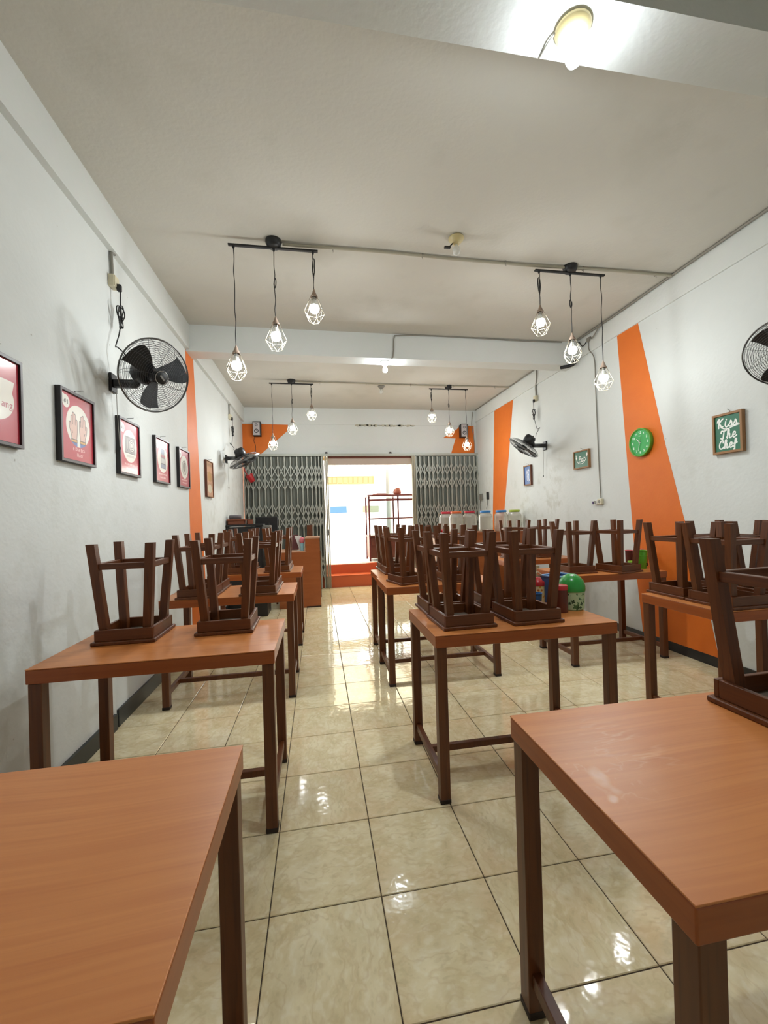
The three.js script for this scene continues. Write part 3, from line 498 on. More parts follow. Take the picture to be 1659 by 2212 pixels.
function poster(number, art) {
  return canvas(512, 600, (c, w, h) => {
    c.fillStyle = RED; c.fillRect(0, 0, w, h);
    c.fillStyle = CREAM; c.beginPath(); c.arc(w * 0.52, h * 0.46, w * 0.375, 0, 7); c.fill();
    c.beginPath(); c.arc(80, 84, 56, 0, 7); c.fill(); c.beginPath(); c.moveTo(20, 16); c.lineTo(40, 96); c.lineTo(84, 36); c.fill();
    c.fillStyle = '#4a3a36'; c.font = 'bold 58px sans-serif'; c.textAlign = 'center'; c.fillText(number, 82, 106);
    c.save(); c.beginPath(); c.arc(w * 0.52, h * 0.46, w * 0.375, 0, 7); c.clip(); art(c, w, h); c.restore();
    c.fillStyle = '#f0b7b4'; c.font = 'bold 46px sans-serif'; if (number === '#1') { c.fillText('e Dia Ecs', w * 0.52, 506); c.fillText('Hacr', w * 0.55, 558); } else { for (let k = 0; k < 2; k++) for (let i = 0; i < 7 - 2 * k; i++) c.fillRect(118 + 44 * k + i * 42, 482 + k * 50, 28, 22); }
  });
}
function hand(c, x, y, flip) {
  c.save(); c.translate(x, y); c.scale(flip, 1); c.lineWidth = 7; c.lineJoin = 'round'; c.strokeStyle = '#5b4440'; c.fillStyle = '#e0b6a6';
  c.beginPath(); c.moveTo(-40, 150); c.lineTo(-42, 110); c.bezierCurveTo(-58, 70, -72, 60, -74, 0); c.bezierCurveTo(-74, -16, -54, -18, -52, 0); c.lineTo(-50, 22);
  for (const [fx, top] of [[-46, -72], [-21, -104], [4, -92], [29, -44]]) { c.lineTo(fx, top + 12); c.bezierCurveTo(fx, top - 6, fx + 23, top - 6, fx + 23, top + 12); c.lineTo(fx + 24, -6); }
  c.lineTo(53, 40); c.bezierCurveTo(53, 90, 40, 100, 38, 150); c.closePath(); c.fill(); c.stroke();
  for (const fx of [-22, 3, 28]) { c.beginPath(); c.moveTo(fx, -60); c.lineTo(fx, 8); c.stroke(); }
  c.beginPath(); c.moveTo(-38, 60); c.bezierCurveTo(-30, 68, -26, 76, -24, 86); c.stroke();
  c.fillStyle = '#d8a458'; c.fillRect(-44, 140, 88, 26); c.strokeRect(-44, 140, 88, 26); c.fillStyle = '#5b6fae'; c.fillRect(-46, 168, 92, 60); c.restore();
}
const artHands = (c) => { hand(c, 196, 264, 1); hand(c, 334, 264, -1); };
const artStove = (c) => { c.lineWidth = 8; c.strokeStyle = '#4d403e'; c.fillStyle = '#948a88'; c.fillRect(140, 170, 270, 190); c.strokeRect(140, 170, 270, 190); c.fillStyle = '#d8d2c8'; c.beginPath(); c.arc(316, 262, 76, 0, 7); c.fill(); c.stroke(); for (const r of [52, 30]) { c.beginPath(); c.arc(316, 262, r, 0, 7); c.stroke(); } c.fillStyle = '#b9b0a8'; c.beginPath(); c.ellipse(196, 250, 24, 80, 0, 0, 7); c.fill(); c.stroke(); c.fillStyle = '#cfc8bc'; c.fillRect(170, 380, 210, 30); };
const artBoxes = (c) => { c.lineWidth = 7; c.strokeStyle = '#53484e'; for (const [x, y, w, h, f] of [[200, 130, 130, 70, '#7d86a0'], [190, 210, 170, 40, '#b0505c'], [210, 260, 160, 76, '#c8c4c0'], [190, 344, 190, 60, '#8a90a4']]) { c.fillStyle = f; c.fillRect(x, y, w, h); c.strokeRect(x, y, w, h); } };
const artBowl = (c) => { c.lineWidth = 9; c.strokeStyle = '#5a4c44'; c.fillStyle = '#cfc9bc'; c.beginPath(); c.ellipse(270, 290, 110, 120, 0, 0, 7); c.fill(); c.stroke(); c.fillStyle = '#9c8f80'; c.beginPath(); c.ellipse(270, 270, 60, 70, 0.3, 0, 7); c.fill(); c.stroke(); c.beginPath(); c.moveTo(300, 150); c.lineTo(340, 220); c.stroke(); };
const TL = Math.PI / 2, TR = -Math.PI / 2;
const title = canvas(512, 600, (c, w, h) => {
  c.fillStyle = RED; c.fillRect(0, 0, w, h); c.fillStyle = CREAM; c.beginPath(); c.ellipse(250, 300, 212, 160, 0, 0, 7); c.fill(); c.beginPath(); c.moveTo(330, 148); c.lineTo(468, 150); c.lineTo(440, 250); c.fill();
  c.fillStyle = '#b8505a'; c.font = 'bold 64px sans-serif'; c.textAlign = 'right'; c.fillText('ang', 448, 350);
});
frame('framed_poster', 'red poster with white speech bubble, cut by the left edge of the photo', 'poster', XL, 1.975, -0.945, TL, 0.36, 0.415, title, M.frameGrey, M.frameBlack, 0.018, 0.03, 0.1, 'red posters on the left wall');
frame('framed_poster', 'red poster marked #1 with two open hands', 'poster', XL, 1.965, -1.598, TL, 0.36, 0.415, poster('#1', artHands), M.frameGrey, M.frameBlack, 0.018, 0.03, 0.1, 'red posters on the left wall');
frame('framed_poster', 'red poster with a grey stove picture, under the large fan', 'poster', XL, 1.967, -2.28, TL, 0.35, 0.415, poster('#3', artStove), M.frameGrey, M.frameBlack, 0.018, 0.03, 0.1, 'red posters on the left wall');
frame('framed_poster', 'red poster with stacked grey boxes, second from the orange stripe', 'poster', XL, 1.963, -2.95, TL, 0.36, 0.41, poster('2', artBoxes), M.frameGrey, M.frameBlack, 0.018, 0.03, 0.1, 'red posters on the left wall');
frame('framed_poster', 'red poster with a bowl picture, touching the left orange stripe', 'poster', XL, 1.968, -3.57, TL, 0.36, 0.41, poster('4', artBowl), M.frameGrey, M.frameBlack, 0.018, 0.03, 0.1, 'red posters on the left wall');
const rustic = canvas(256, 400, (c, w, h) => { for (let y = 0; y < h; y += 4) { const n = fbm(0.5, y / h, 2, 12, 5, 3); c.fillStyle = `rgb(${150 + 70 * n | 0},${112 + 56 * n | 0},${76 + 60 * n | 0})`; c.fillRect(0, y, w, 4); } c.fillStyle = '#b98a4a'; c.beginPath(); c.ellipse(130, 170, 70, 60, 0.2, 0, 7); c.fill(); c.fillStyle = '#d5c9ae'; c.beginPath(); c.ellipse(130, 310, 80, 50, 0, 0, 7); c.fill(); });
frame('wooden_picture', 'narrow brown wooden picture right of the left orange stripe', 'picture', XL, 1.955, -4.62, TL, 0.34, 0.475, rustic, M.frameWood, M.cartBrown, 0.012, 0.03, 0);
// script lettering: each letter a list of strokes in its own unit box
const LET = {
  K: [[0.34, 0.02, 0.26, 0.5, 0.2, 1], [0.02, 0.34, 0.16, 0.1, 0.34, 0.02], [0.92, 0.04, 0.6, 0.22, 0.3, 0.54], [0.3, 0.54, 0.52, 0.72, 0.66, 1, 0.86, 0.9]],
  i: [[0.3, 0.42, 0.22, 0.8, 0.4, 1, 0.7, 0.84], [0.4, 0.18, 0.42, 0.2]], s: [[0.05, 0.95, 0.4, 0.6, 0.52, 0.38, 0.66, 0.7, 0.5, 1, 0.15, 0.92], [0.55, 0.98, 0.85, 0.85]],
  T: [[0.1, 0.3, 0.2, 0.06, 0.6, 0.1, 1.05, 0.02], [0.62, 0.1, 0.5, 0.6, 0.34, 1, 0.06, 0.9]], h: [[0.05, 0.9, 0.44, 0.4, 0.5, 0.02, 0.3, 0.1, 0.16, 1], [0.2, 0.72, 0.44, 0.46, 0.58, 0.56, 0.5, 0.92, 0.66, 1, 0.9, 0.86]],
  e: [[0.15, 0.74, 0.5, 0.66, 0.56, 0.44, 0.34, 0.4, 0.14, 0.74, 0.32, 1, 0.75, 0.82]], C: [[0.8, 0.3, 0.76, 0.04, 0.44, 0.1, 0.16, 0.5, 0.22, 0.94, 0.6, 1, 0.9, 0.8]], f: [[0.1, 0.95, 0.5, 0.5, 0.62, 0.08, 0.44, 0.06, 0.34, 0.6, 0.26, 1.3, 0.12, 1.24], [0.1, 0.58, 0.7, 0.5]],
  E: [[0.8, 0.14, 0.5, 0, 0.24, 0.2, 0.5, 0.46, 0.16, 0.62, 0.2, 0.98, 0.6, 1, 0.9, 0.8], [0.5, 0.46, 0.66, 0.44]], a: [[0.6, 0.5, 0.36, 0.4, 0.1, 0.72, 0.24, 1, 0.54, 0.8, 0.62, 0.46, 0.58, 0.96, 0.86, 0.86]], t: [[0.4, 0.08, 0.28, 0.7, 0.36, 1, 0.7, 0.86], [0.1, 0.4, 0.66, 0.36]],
};
function script(c, text, x, y, h, adv, lw) {
  c.lineWidth = lw; c.lineCap = c.lineJoin = 'round';
  for (const ch of text) { const w = h * 0.72; for (const st of LET[ch]) { const pts = new THREE.SplineCurve(Array.from({ length: st.length / 2 }, (_, i) => new THREE.Vector2(x + st[2 * i] * w, y + st[2 * i + 1] * h))).getPoints(24); c.beginPath(); pts.forEach((p, i) => (i ? c.lineTo(p.x, p.y) : c.moveTo(p.x, p.y))); c.stroke(); } x += h * (adv[ch] ?? 0.5); }
}
const kiss = canvas(420, 580, (c, w, h) => {
  c.fillStyle = '#17694a'; c.fillRect(0, 0, w, h); c.strokeStyle = '#eef0ea';
  script(c, 'Kiss', 44, 44, 146, { K: 0.74, i: 0.42, s: 0.5 }, 22); c.lineWidth = 17; c.beginPath(); c.moveTo(120, 186); c.bezierCurveTo(150, 236, 230, 226, 280, 206); c.lineTo(396, 186); c.stroke();
  script(c, 'The', 92, 238, 136, { T: 0.7, h: 0.66 }, 22); script(c, 'Chef', 56, 398, 132, { C: 0.64, h: 0.62, e: 0.5 }, 22);
});
frame('wall_sign', 'green wooden sign reading Kiss The Chef', 'sign', XR, 2.01, -1.782, TR, 0.255, 0.335, kiss, M.frameWood, M.frameWood, 0.02, 0.035, 0);
const eat = canvas(420, 320, (c, w, h) => {
  c.fillStyle = '#17694a'; c.fillRect(0, 0, w, h); c.strokeStyle = c.fillStyle = '#eef0ea'; script(c, 'Eat', 132, 96, 112, { E: 0.66, a: 0.58 }, 15);
  c.lineWidth = 13; c.beginPath(); c.moveTo(64, 130); c.bezierCurveTo(90, 290, 330, 300, 372, 90); c.stroke(); c.beginPath(); c.ellipse(380, 78, 22, 38, 0.2, 0, 7); c.fill();
  c.lineWidth = 7; for (const d of [-20, -6, 8, 22]) { c.beginPath(); c.moveTo(62 + d * 0.9, 60); c.lineTo(66 + d * 0.6, 112); c.stroke(); } c.beginPath(); c.ellipse(66, 124, 22, 18, 0, 0, 7); c.fill();
});
frame('wall_sign', 'small green wooden sign reading Eat with fork and spoon', 'sign', XR, 2.062, -3.715, TR, 0.315, 0.235, eat, M.frameWood, M.frameWood, 0.018, 0.035, 0);
const bluePic = canvas(256, 380, (c, w, h) => { c.fillStyle = '#3866a8'; c.fillRect(0, 0, w, h); c.strokeStyle = '#e6ecf2'; c.lineWidth = 12; c.lineCap = 'round'; for (const [a, b, d, e] of [[90, 90, 120, 300], [120, 70, 150, 330], [150, 110, 180, 310], [180, 60, 200, 300], [80, 130, 200, 100], [100, 210, 190, 190]]) { c.beginPath(); c.moveTo(a, b); c.bezierCurveTo(a + 30, b + 60, d - 40, e - 60, d, e); c.stroke(); } });
frame('framed_picture', 'small blue framed picture under the far right fan', 'picture', XR, 2.0, -5.105, TR, 0.23, 0.325, bluePic, M.frameWood, M.cartBrown, 0.02, 0.035, 0.2);
// clock
{
  const g = thing('wall_clock', 'round green wall clock on the right orange stripe', 'clock', XR, 2.1, -2.718, TR);
  part('case', lathe([[0.001, 0], [0.138, 0], [0.15, 0.006], [0.151, 0.036], [0.146, 0.042], [0.136, 0.04], [0.134, 0.03], [0.001, 0.03]], 56).rotateX(Math.PI / 2), std({ color: C(84, 156, 48), roughness: 0.35 }), g);
  const dial = canvas(512, 512, (c, w) => { c.fillStyle = '#35a552'; c.fillRect(0, 0, w, w); c.fillStyle = '#eaf6ea'; c.font = 'bold 66px sans-serif'; c.textAlign = 'center'; c.textBaseline = 'middle'; for (let k = 1; k <= 12; k++) c.fillText(String(k), 256 + 196 * Math.sin(k * Math.PI / 6), 256 - 196 * Math.cos(k * Math.PI / 6)); c.fillRect(226, 122, 60, 8); });
  const d = new THREE.CircleGeometry(0.135, 48); part('dial', d, std({ map: dial, roughness: 0.5 }), g, 0, 0, 0.0308);
  const handAt = (deg, len, w, z) => box(w, len, 0.002, 0, len / 2 - 0.012, 0).rotateZ(-deg * Math.PI / 180).translate(0, 0, z);
  part('hour_hand', handAt(316, 0.072, 0.007, 0.0345), M.white, g); part('minute_hand', handAt(192, 0.1, 0.005, 0.037), M.white, g); part('second_hand', handAt(20, 0.085, 0.002, 0.039), M.greenCup, g); part('pivot', cyl(0.006, 0.006, 0.012, 0, 0, 0, 12).rotateX(Math.PI / 2), M.white, g, 0, 0, 0.036);
}
// speakers above the gate
function speaker(label, x, y) {
  const g = thing('loudspeaker', label, 'speaker', x, y, ZF, 0, 'loudspeakers above the gate');
  part('cabinet', rbox(0.15, 0.275, 0.13, 0.006, 0, 0, 0.085), M.dark, g); part('front_panel', rbox(0.125, 0.25, 0.012, 0.003, -0.006, 0, 0.152), std({ color: C(190, 182, 182), roughness: 0.5 }), g);
  for (const [yy, r] of [[0.07, 0.026], [-0.045, 0.04]]) part('cone', lathe([[r, 0], [r * 0.96, 0.004], [r * 0.8, 0.002], [r * 0.3, -0.008], [r * 0.2, -0.002], [0.001, 0.001]], 28).rotateX(Math.PI / 2), M.black, g, -0.006, yy, 0.159);
  part('bracket', box(0.06, 0.08, 0.03, 0, 0, 0.012), M.dark, g); return g;
}
const sp = speaker('grey two-cone loudspeaker on the orange paint at the far left', -0.905, 3.165);
part('cable', tube([[-0.06, -0.13, 0.03], [-0.075, -0.22, 0.01], [-0.05, -0.3, 0.006], [-0.05, -0.44, 0.006]], 0.004), M.cable, sp);
speaker('grey two-cone loudspeaker on the orange paint at the far right', 3.29, 3.155);
{ const g = thing('red_scoop', 'small red plastic scoop hanging by the far left fan', 'scoop', -1.03, 2.2, ZF + 0.185, 0); part('bowl', lathe([[0.001, -0.075], [0.05, -0.072], [0.072, 0.075], [0.068, 0.075], [0.046, -0.066], [0.001, -0.068]], 24).rotateZ(0.5), M.red, g); part('handle', tube([[-0.05, 0.05, 0], [-0.09, 0.11, -0.02], [-0.12, 0.17, -0.03], [-0.12, 0.2, -0.05]], 0.009), M.red, g); part('hanging_wire', tube([[-0.12, 0.195, -0.05], [-0.12, 0.35, -0.08], [-0.12, 0.56, -0.11]], 0.003), M.pvcGrey, g); }

// ---------------------------------------------------------------- cash counter and what stands by it
{
  const g = thing('cash_counter', 'orange wood cash counter with a raised end left of the doorway', 'counter', 0, 0, -5.54);
  part('raised_end', span(0.0, 0.225, 0, 1.085, -0.55, 0), M.counter, g); part('end_top', rbox(0.235, 0.02, 0.56, 0.004, 0.1125, 1.095, -0.275), M.counterTop, g);
  part('front_panel', span(-0.42, 0.0, 0, 0.875, -0.05, 0), M.counter, g); part('counter_top', rbox(0.43, 0.02, 0.55, 0.004, -0.212, 0.885, -0.275), M.counterTop, g); part('side_panel', span(-0.42, -0.39, 0, 0.875, -0.55, -0.05), M.counter, g);
  part('kick_strip', span(0.001, 0.226, 0, 0.02, 0, 0.004), M.cap, g);
  const k = thing('book', 'dark red book leaning on the low cash counter', 'book', -0.2, 0.9, -5.75); part('cover', rbox(0.17, 0.24, 0.03, 0.003, 0, 0.125, 0).rotateX(-0.15), M.maroon, k); part('pages', box(0.16, 0.225, 0.02, 0.004, 0.128, -0.002).rotateX(-0.15), M.white, k);
  const w = thing('card_holder', 'white card standing on the low cash counter', 'card', -0.11, 0.897, -5.64, 0.35); part('card', new THREE.ExtrudeGeometry(new THREE.Shape([new THREE.Vector2(-0.06, 0.235), new THREE.Vector2(0.05, 0.235), new THREE.Vector2(0.05, 0.004), new THREE.Vector2(0.02, 0.004)]), { depth: 0.004, bevelEnabled: false }), M.white, w); part('foot', box(0.08, 0.006, 0.06, 0.02, 0.003, 0), M.white, w);
  const u = thing('tissue_cup', 'pale blue cup with pink tissue beside the raised counter end', 'cup', -0.05, 0.897, -5.6); part('cup', lathe([[0.001, 0], [0.024, 0], [0.03, 0.12], [0.027, 0.12], [0.022, 0.005], [0.001, 0.005]], 24), M.skyBlue, u); part('tissue', new THREE.SphereGeometry(0.034, 14, 10).scale(1.2, 1.6, 1).translate(0.0, 0.16, 0), M.tissue, u);
  const h = thing('wooden_chair', 'brown wooden chair behind the cash counter, only its back top showing', 'chair', 0.06, 0, -6.35);
  part('backrest', rbox(0.1, 0.5, 0.03, 0.006, 0, 1.04, 0), M.stool, h); part('seat', rbox(0.36, 0.03, 0.34, 0.006, 0, 0.46, -0.17), M.stool, h); for (const x of [-0.16, 0.16]) { part('leg', rbox(0.035, 0.45, 0.035, 0.004, x, 0.225, -0.32), M.stool, h); part('leg', rbox(0.035, 0.45, 0.035, 0.004, x, 0.225, -0.02), M.stool, h); } part('back_rail', rbox(0.36, 0.05, 0.03, 0.006, 0, 0.8, 0), M.stool, h); for (const x of [-0.165, 0.165]) part('back_post', rbox(0.03, 0.38, 0.03, 0.004, x, 0.64, 0), M.stool, h);
  const b = thing('black_cabinet', 'tall black cabinet in the far left corner', 'cabinet', -0.915, 0, -5.72); part('body', rbox(0.53, 1.3, 0.3, 0.008, 0, 0.65, 0), M.black, b); part('top', rbox(0.55, 0.03, 0.32, 0.006, 0, 1.325, 0), M.black, b); part('door_panel', rbox(0.48, 0.9, 0.012, 0.004, 0, 0.6, 0.154), M.dark, b); part('door_knob', new THREE.SphereGeometry(0.012, 12, 8), M.chrome, b, 0.19, 0.7, 0.17);
  const t = thing('wooden_box', 'brown wooden box on top of the black corner cabinet', 'box', -1.045, 1.34, -5.7); part('body', rbox(0.24, 0.06, 0.2, 0.006, 0, 0.03, 0), M.tray, t); part('lid', rbox(0.27, 0.028, 0.23, 0.006, 0, 0.073, 0), M.tray, t);
  const ht = thing('round_tin', 'grey round tin on the wooden box in the far left corner', 'tin', -1.07, 1.427, -5.7); part('body', lathe([[0.001, 0], [0.09, 0], [0.092, 0.055], [0.08, 0.062], [0.001, 0.064]], 32), M.hat, ht);
  const bx = thing('small_box', 'small tan box beside the wooden box on the black cabinet', 'box', -0.85, 1.34, -5.68, 0.3); part('body', rbox(0.08, 0.07, 0.1, 0.006, 0, 0.035, 0), M.tray, bx); part('flap', rbox(0.08, 0.012, 0.1, 0.003, 0, 0.075, 0), M.cartBrown, bx);
  const pr = thing('receipt_printer', 'white receipt printer in front of the black monitor', 'printer', -0.625, 1.075, -6.02); part('body', rbox(0.12, 0.2, 0.16, 0.012, 0, 0.1, 0), M.white, pr); part('top_cover', rbox(0.125, 0.04, 0.17, 0.01, 0, 0.215, 0), M.pvcGrey, pr); part('knob', cyl(0.008, 0.008, 0.05, 0.03, 0.25, 0.04, 10), M.dark, pr);
  const ds = thing('desk', 'brown desk behind the far left table carrying monitor and printer', 'desk', -0.76, 0, -6.14); part('desk_top', rbox(0.6, 0.03, 0.4, 0.004, 0, 1.06, 0), M.counter, ds); for (const x of [-0.27, 0.27]) for (const z of [-0.17, 0.17]) part('leg', rbox(0.03, 1.045, 0.03, 0.003, x, 0.5225, z), M.leg, ds);
  const m = thing('monitor', 'black monitor seen from behind, left of the cash counter', 'monitor', -0.655, 1.075, -6.2); part('screen_back', rbox(0.37, 0.27, 0.035, 0.02, 0, 0.25, 0), M.black, m); part('stand', rbox(0.05, 0.14, 0.03, 0.006, 0, 0.08, 0), M.black, m); part('base', rbox(0.18, 0.012, 0.13, 0.005, 0, 0.006, 0), M.black, m);
  const pc = thing('computer_case', 'black computer case on the floor under the far left desk', 'computer', -0.645, 0, -5.34); part('case', rbox(0.2, 0.42, 0.42, 0.006, 0, 0.21, 0), M.black, pc); part('front_bezel', rbox(0.195, 0.41, 0.012, 0.005, 0, 0.21, 0.214), M.dark, pc); part('power_button', cyl(0.009, 0.009, 0.008, 0, 0, 0, 14).rotateX(Math.PI / 2), M.chrome, pc, 0.06, 0.37, 0.222);
}
// ---------------------------------------------------------------- jar counter
{
  const g = thing('jar_counter', 'orange wood counter carrying the big clear jars', 'counter', 0, 0, -5.2);
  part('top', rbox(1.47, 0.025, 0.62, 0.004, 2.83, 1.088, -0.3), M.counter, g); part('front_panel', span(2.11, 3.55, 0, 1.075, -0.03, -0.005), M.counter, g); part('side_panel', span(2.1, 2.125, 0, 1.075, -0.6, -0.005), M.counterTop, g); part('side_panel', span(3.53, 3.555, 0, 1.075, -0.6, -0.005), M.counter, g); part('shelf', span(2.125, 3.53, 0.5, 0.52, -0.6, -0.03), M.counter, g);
  const j = thing('plastic_jar', 'clear plastic jar with a red lid, leftmost and partly hidden', 'jar', 2.345, 1.1, -5.62, 0, 'big clear plastic jars');
  const glass = [[0.001, 0.004], [0.1, 0.004], [0.112, 0.014], [0.114, 0.05], [0.114, 0.24], [0.11, 0.268], [0.098, 0.29], [0.08, 0.305], [0.078, 0.325]];
  part('jar_body', lathe(glass, 36), M.clear, j); const ring = (y) => new THREE.TorusGeometry(0.1145, 0.0025, 6, 36).rotateX(Math.PI / 2).translate(0, y, 0); part('rib', ring(0.25), M.clear, j); part('rib', ring(0.04), M.clear, j);
  const lidG = lathe([[0.001, 0.352], [0.08, 0.352], [0.087, 0.346], [0.088, 0.318], [0.084, 0.316], [0.08, 0.32], [0.001, 0.344]], 32);
  const lid = part('lid', lidG, M.lid.red, j); lid.userData.label = 'red lid';
  const jar = (label, x, z, mat, word) => { const c = dup(j, label, x, 1.1, z, 0); const l = c.children.find((o) => o.name === 'lid'); l.material = mat; l.userData.label = word + ' lid'; };
  jar('clear plastic jar with an orange lid', 2.425, -5.33, M.lid.orange, 'orange'); jar('clear plastic jar with a red lid, standing right of the orange-lidded one', 2.657, -5.34, M.lid.red, 'red');
  jar('clear plastic jar with a blue lid, nearer the red-lidded jar', 2.95, -5.38, M.lid.blue, 'blue'); jar('clear plastic jar with a blue lid, in front of the far orange stripe', 3.205, -5.33, M.lid.blue, 'blue'); jar('clear plastic jar with a yellow-green lid, by the wall', 3.44, -5.33, M.lid.lime, 'yellow-green');
  const b = thing('red_bowl', 'small red bowl with pink lids at the left end of the jar counter', 'bowl', 2.17, 1.1, -5.33); part('bowl', lathe([[0.001, 0], [0.04, 0], [0.06, 0.045], [0.056, 0.045], [0.036, 0.006], [0.001, 0.006]], 24), M.red, b); part('pink_lid', new THREE.SphereGeometry(0.026, 14, 10).translate(-0.02, 0.05, 0.01), M.pinkRed, b); part('pink_lid', new THREE.SphereGeometry(0.022, 14, 10).translate(0.024, 0.05, 0), M.pinkRed, b);
  const c = thing('carton', 'grey-brown carton with a red ring print beneath the far right table', 'carton', 3.22, 0, -4.72, 0.1);
  const print = canvas(400, 512, (x, w, h) => { x.fillStyle = '#b3a486'; x.fillRect(0, 0, w, h); for (let i = 0; i < 400; i++) { x.fillStyle = `rgba(120,100,70,${0.05 + 0.06 * hash(i, 3, 1)})`; x.fillRect(hash(i, 1, 2) * w, hash(i, 2, 2) * h, 60, 1.5); } x.lineWidth = 26; x.strokeStyle = '#b01f24'; x.beginPath(); x.ellipse(130, 250, 58, 84, 0, 1.2, 5.3); x.stroke(); x.fillStyle = '#7d6a58'; x.font = 'bold 120px serif'; x.fillText('CU', 150, 292); });
  part('body', rbox(0.4, 0.6, 0.34, 0.004, 0, 0.3, 0), std({ map: scaled(cardTex, 2), roughness: 0.85 }), c); part('print', new THREE.PlaneGeometry(0.38, 0.49), std({ map: print, roughness: 0.85 }), c, 0, 0.34, 0.1712); for (const k of [-1, 1]) part('flap', rbox(0.4, 0.004, 0.16, 0.0015, 0, 0.603, k * 0.085), std({ map: scaled(cardTex, 2), roughness: 0.85 }), c);
}
// ---------------------------------------------------------------- things on the tables
{
  const g = thing('domed_bin', 'green domed plastic bin with leaf pattern on the middle table', 'bin', 1.695, TOP, -1.145, 0);
  const leafy = canvas(1024, 256, (c, w, h) => { c.fillStyle = '#b4cda2'; c.fillRect(0, 0, w, h); for (let k = 0; k < 90; k++) { const big = k < 46, x = hash(k, 1, 9) * w, y = big ? 120 + hash(k, 2, 9) * 110 : 20 + hash(k, 2, 9) * 90, r = big ? 16 + hash(k, 3, 9) * 20 : 5 + hash(k, 3, 9) * 8; c.fillStyle = ['#2c5230', '#4a7444', '#23442a'][k % 3]; for (let p = 0; p < 4; p++) { c.beginPath(); c.ellipse(x + Math.cos(p * 1.57 + k) * r * 0.6, y + Math.sin(p * 1.57 + k) * r * 0.6, r * 0.55, r * 0.38, p * 1.57 + k, 0, 7); c.fill(); } } });
  part('body', latheV([[0.001, 0], [0.062, 0], [0.068, 0.006], [0.072, 0.11]], 40), std({ map: leafy, roughness: 0.4 }), g);
  part('lid', lathe([[0.0745, 0.108], [0.076, 0.122], [0.075, 0.14], [0.066, 0.17], [0.046, 0.194], [0.022, 0.206], [0.001, 0.209]], 40), M.green, g);
  const dir = V(-0.42, 0.76, 0.5).normalize(), onDome = (geo, d, k) => geo.applyQuaternion(new THREE.Quaternion().setFromUnitVectors(V(0, 1, 0), d)).scale(k, k * 1.33, k).translate(0, 0.108, 0);
  part('opening', onDome(new THREE.SphereGeometry(0.0762, 24, 8, 0, 6.2832, 0, 0.3), dir, 1), M.dark, g);
  const fd = dir.clone().add(V(0.17, -0.03, 0.03)).normalize(); part('flap', onDome(new THREE.SphereGeometry(0.0775, 24, 8, 0, 6.2832, 0, 0.3).scale(0.42, 1, 1).rotateY(-0.5), fd, 1), M.white, g);
  const j = thing('sauce_jar', 'brown jar with a red lid left of the green domed bin', 'jar', 1.585, TOP, -1.09); part('body', lathe([[0.001, 0], [0.038, 0], [0.041, 0.004], [0.041, 0.128], [0.036, 0.135]], 28), M.brownJar, j); part('lid', lathe([[0.043, 0.13], [0.043, 0.152], [0.038, 0.156], [0.001, 0.157]], 28), M.red, j);
  const b = thing('blue_basket', 'open blue plastic basket behind the green domed bin', 'basket', 1.73, TOP, -1.335, 0.25); const wall = (w, x, z, t) => rbox(w, 0.17, 0.006, 0.002, x, 0.085, z); part('wall', wall(0.17, 0, 0.06), M.blueDark, b); part('wall', wall(0.17, 0, -0.06), M.blueDark, b); part('wall', rbox(0.006, 0.17, 0.12, 0.002, -0.083, 0.085, 0), M.blueDark, b); part('wall', rbox(0.006, 0.17, 0.12, 0.002, 0.083, 0.085, 0), M.blueDark, b); part('floor', box(0.166, 0.006, 0.12, 0, 0.003, 0), M.blueDark, b); part('rim', merge([rbox(0.182, 0.01, 0.012, 0.003, 0, 0.172, 0.062), rbox(0.182, 0.01, 0.012, 0.003, 0, 0.172, -0.062), rbox(0.012, 0.01, 0.13, 0.003, -0.086, 0.172, 0), rbox(0.012, 0.01, 0.13, 0.003, 0.086, 0.172, 0)]), std({ color: C(120, 160, 206), roughness: 0.4 }), b);
  const s = thing('sugar_pot', 'cream pot with a red lid and orange print behind the brown jar', 'pot', 1.58, TOP, -1.33); const dots = canvas(256, 128, (c) => { c.fillStyle = '#ecd29a'; c.fillRect(0, 0, 256, 128); for (let k = 0; k < 26; k++) { c.fillStyle = k % 2 ? '#c8641e' : '#e0a030'; c.beginPath(); c.arc(hash(k, 1, 4) * 256, hash(k, 2, 4) * 128, 7, 0, 7); c.fill(); } }); part('body', latheV([[0.001, 0], [0.036, 0], [0.04, 0.006], [0.04, 0.12]], 28), std({ map: dots, roughness: 0.4 }), s); part('lid', lathe([[0.042, 0.116], [0.042, 0.138], [0.03, 0.146], [0.02, 0.165], [0.001, 0.168]], 28), M.red, s); part('handle', tube([[-0.04, 0.13, 0], [-0.032, 0.18, 0], [0, 0.2, 0], [0.03, 0.18, 0]], 0.003), M.pale, s);
  const u = thing('blue_cup', 'blue plastic cup in front of the cream pot', 'cup', 1.515, TOP, -1.24); part('body', lathe([[0.001, 0], [0.03, 0], [0.036, 0.085], [0.033, 0.085], [0.028, 0.004], [0.001, 0.004]], 28), M.blue, u); part('rim', new THREE.TorusGeometry(0.036, 0.003, 8, 28).rotateX(Math.PI / 2).translate(0, 0.085, 0), M.blue, u);
  const gc = thing('green_cup', 'tall bright green cup on the right-wall table', 'cup', 3.345, TOP, -2.5); part('body', lathe([[0.001, 0], [0.052, 0], [0.058, 0.1], [0.06, 0.175], [0.056, 0.175], [0.05, 0.004], [0.001, 0.004]], 32), M.greenCup, gc); part('rim', new THREE.TorusGeometry(0.06, 0.0035, 8, 32).rotateX(Math.PI / 2).translate(0, 0.175, 0), M.greenCup, gc); part('band', new THREE.TorusGeometry(0.0585, 0.0025, 6, 32).rotateX(Math.PI / 2).translate(0, 0.125, 0), M.greenCup, gc); part('motif', new THREE.TorusGeometry(0.014, 0.004, 6, 16).translate(0.02, 0.04, 0.05), M.cap, gc);
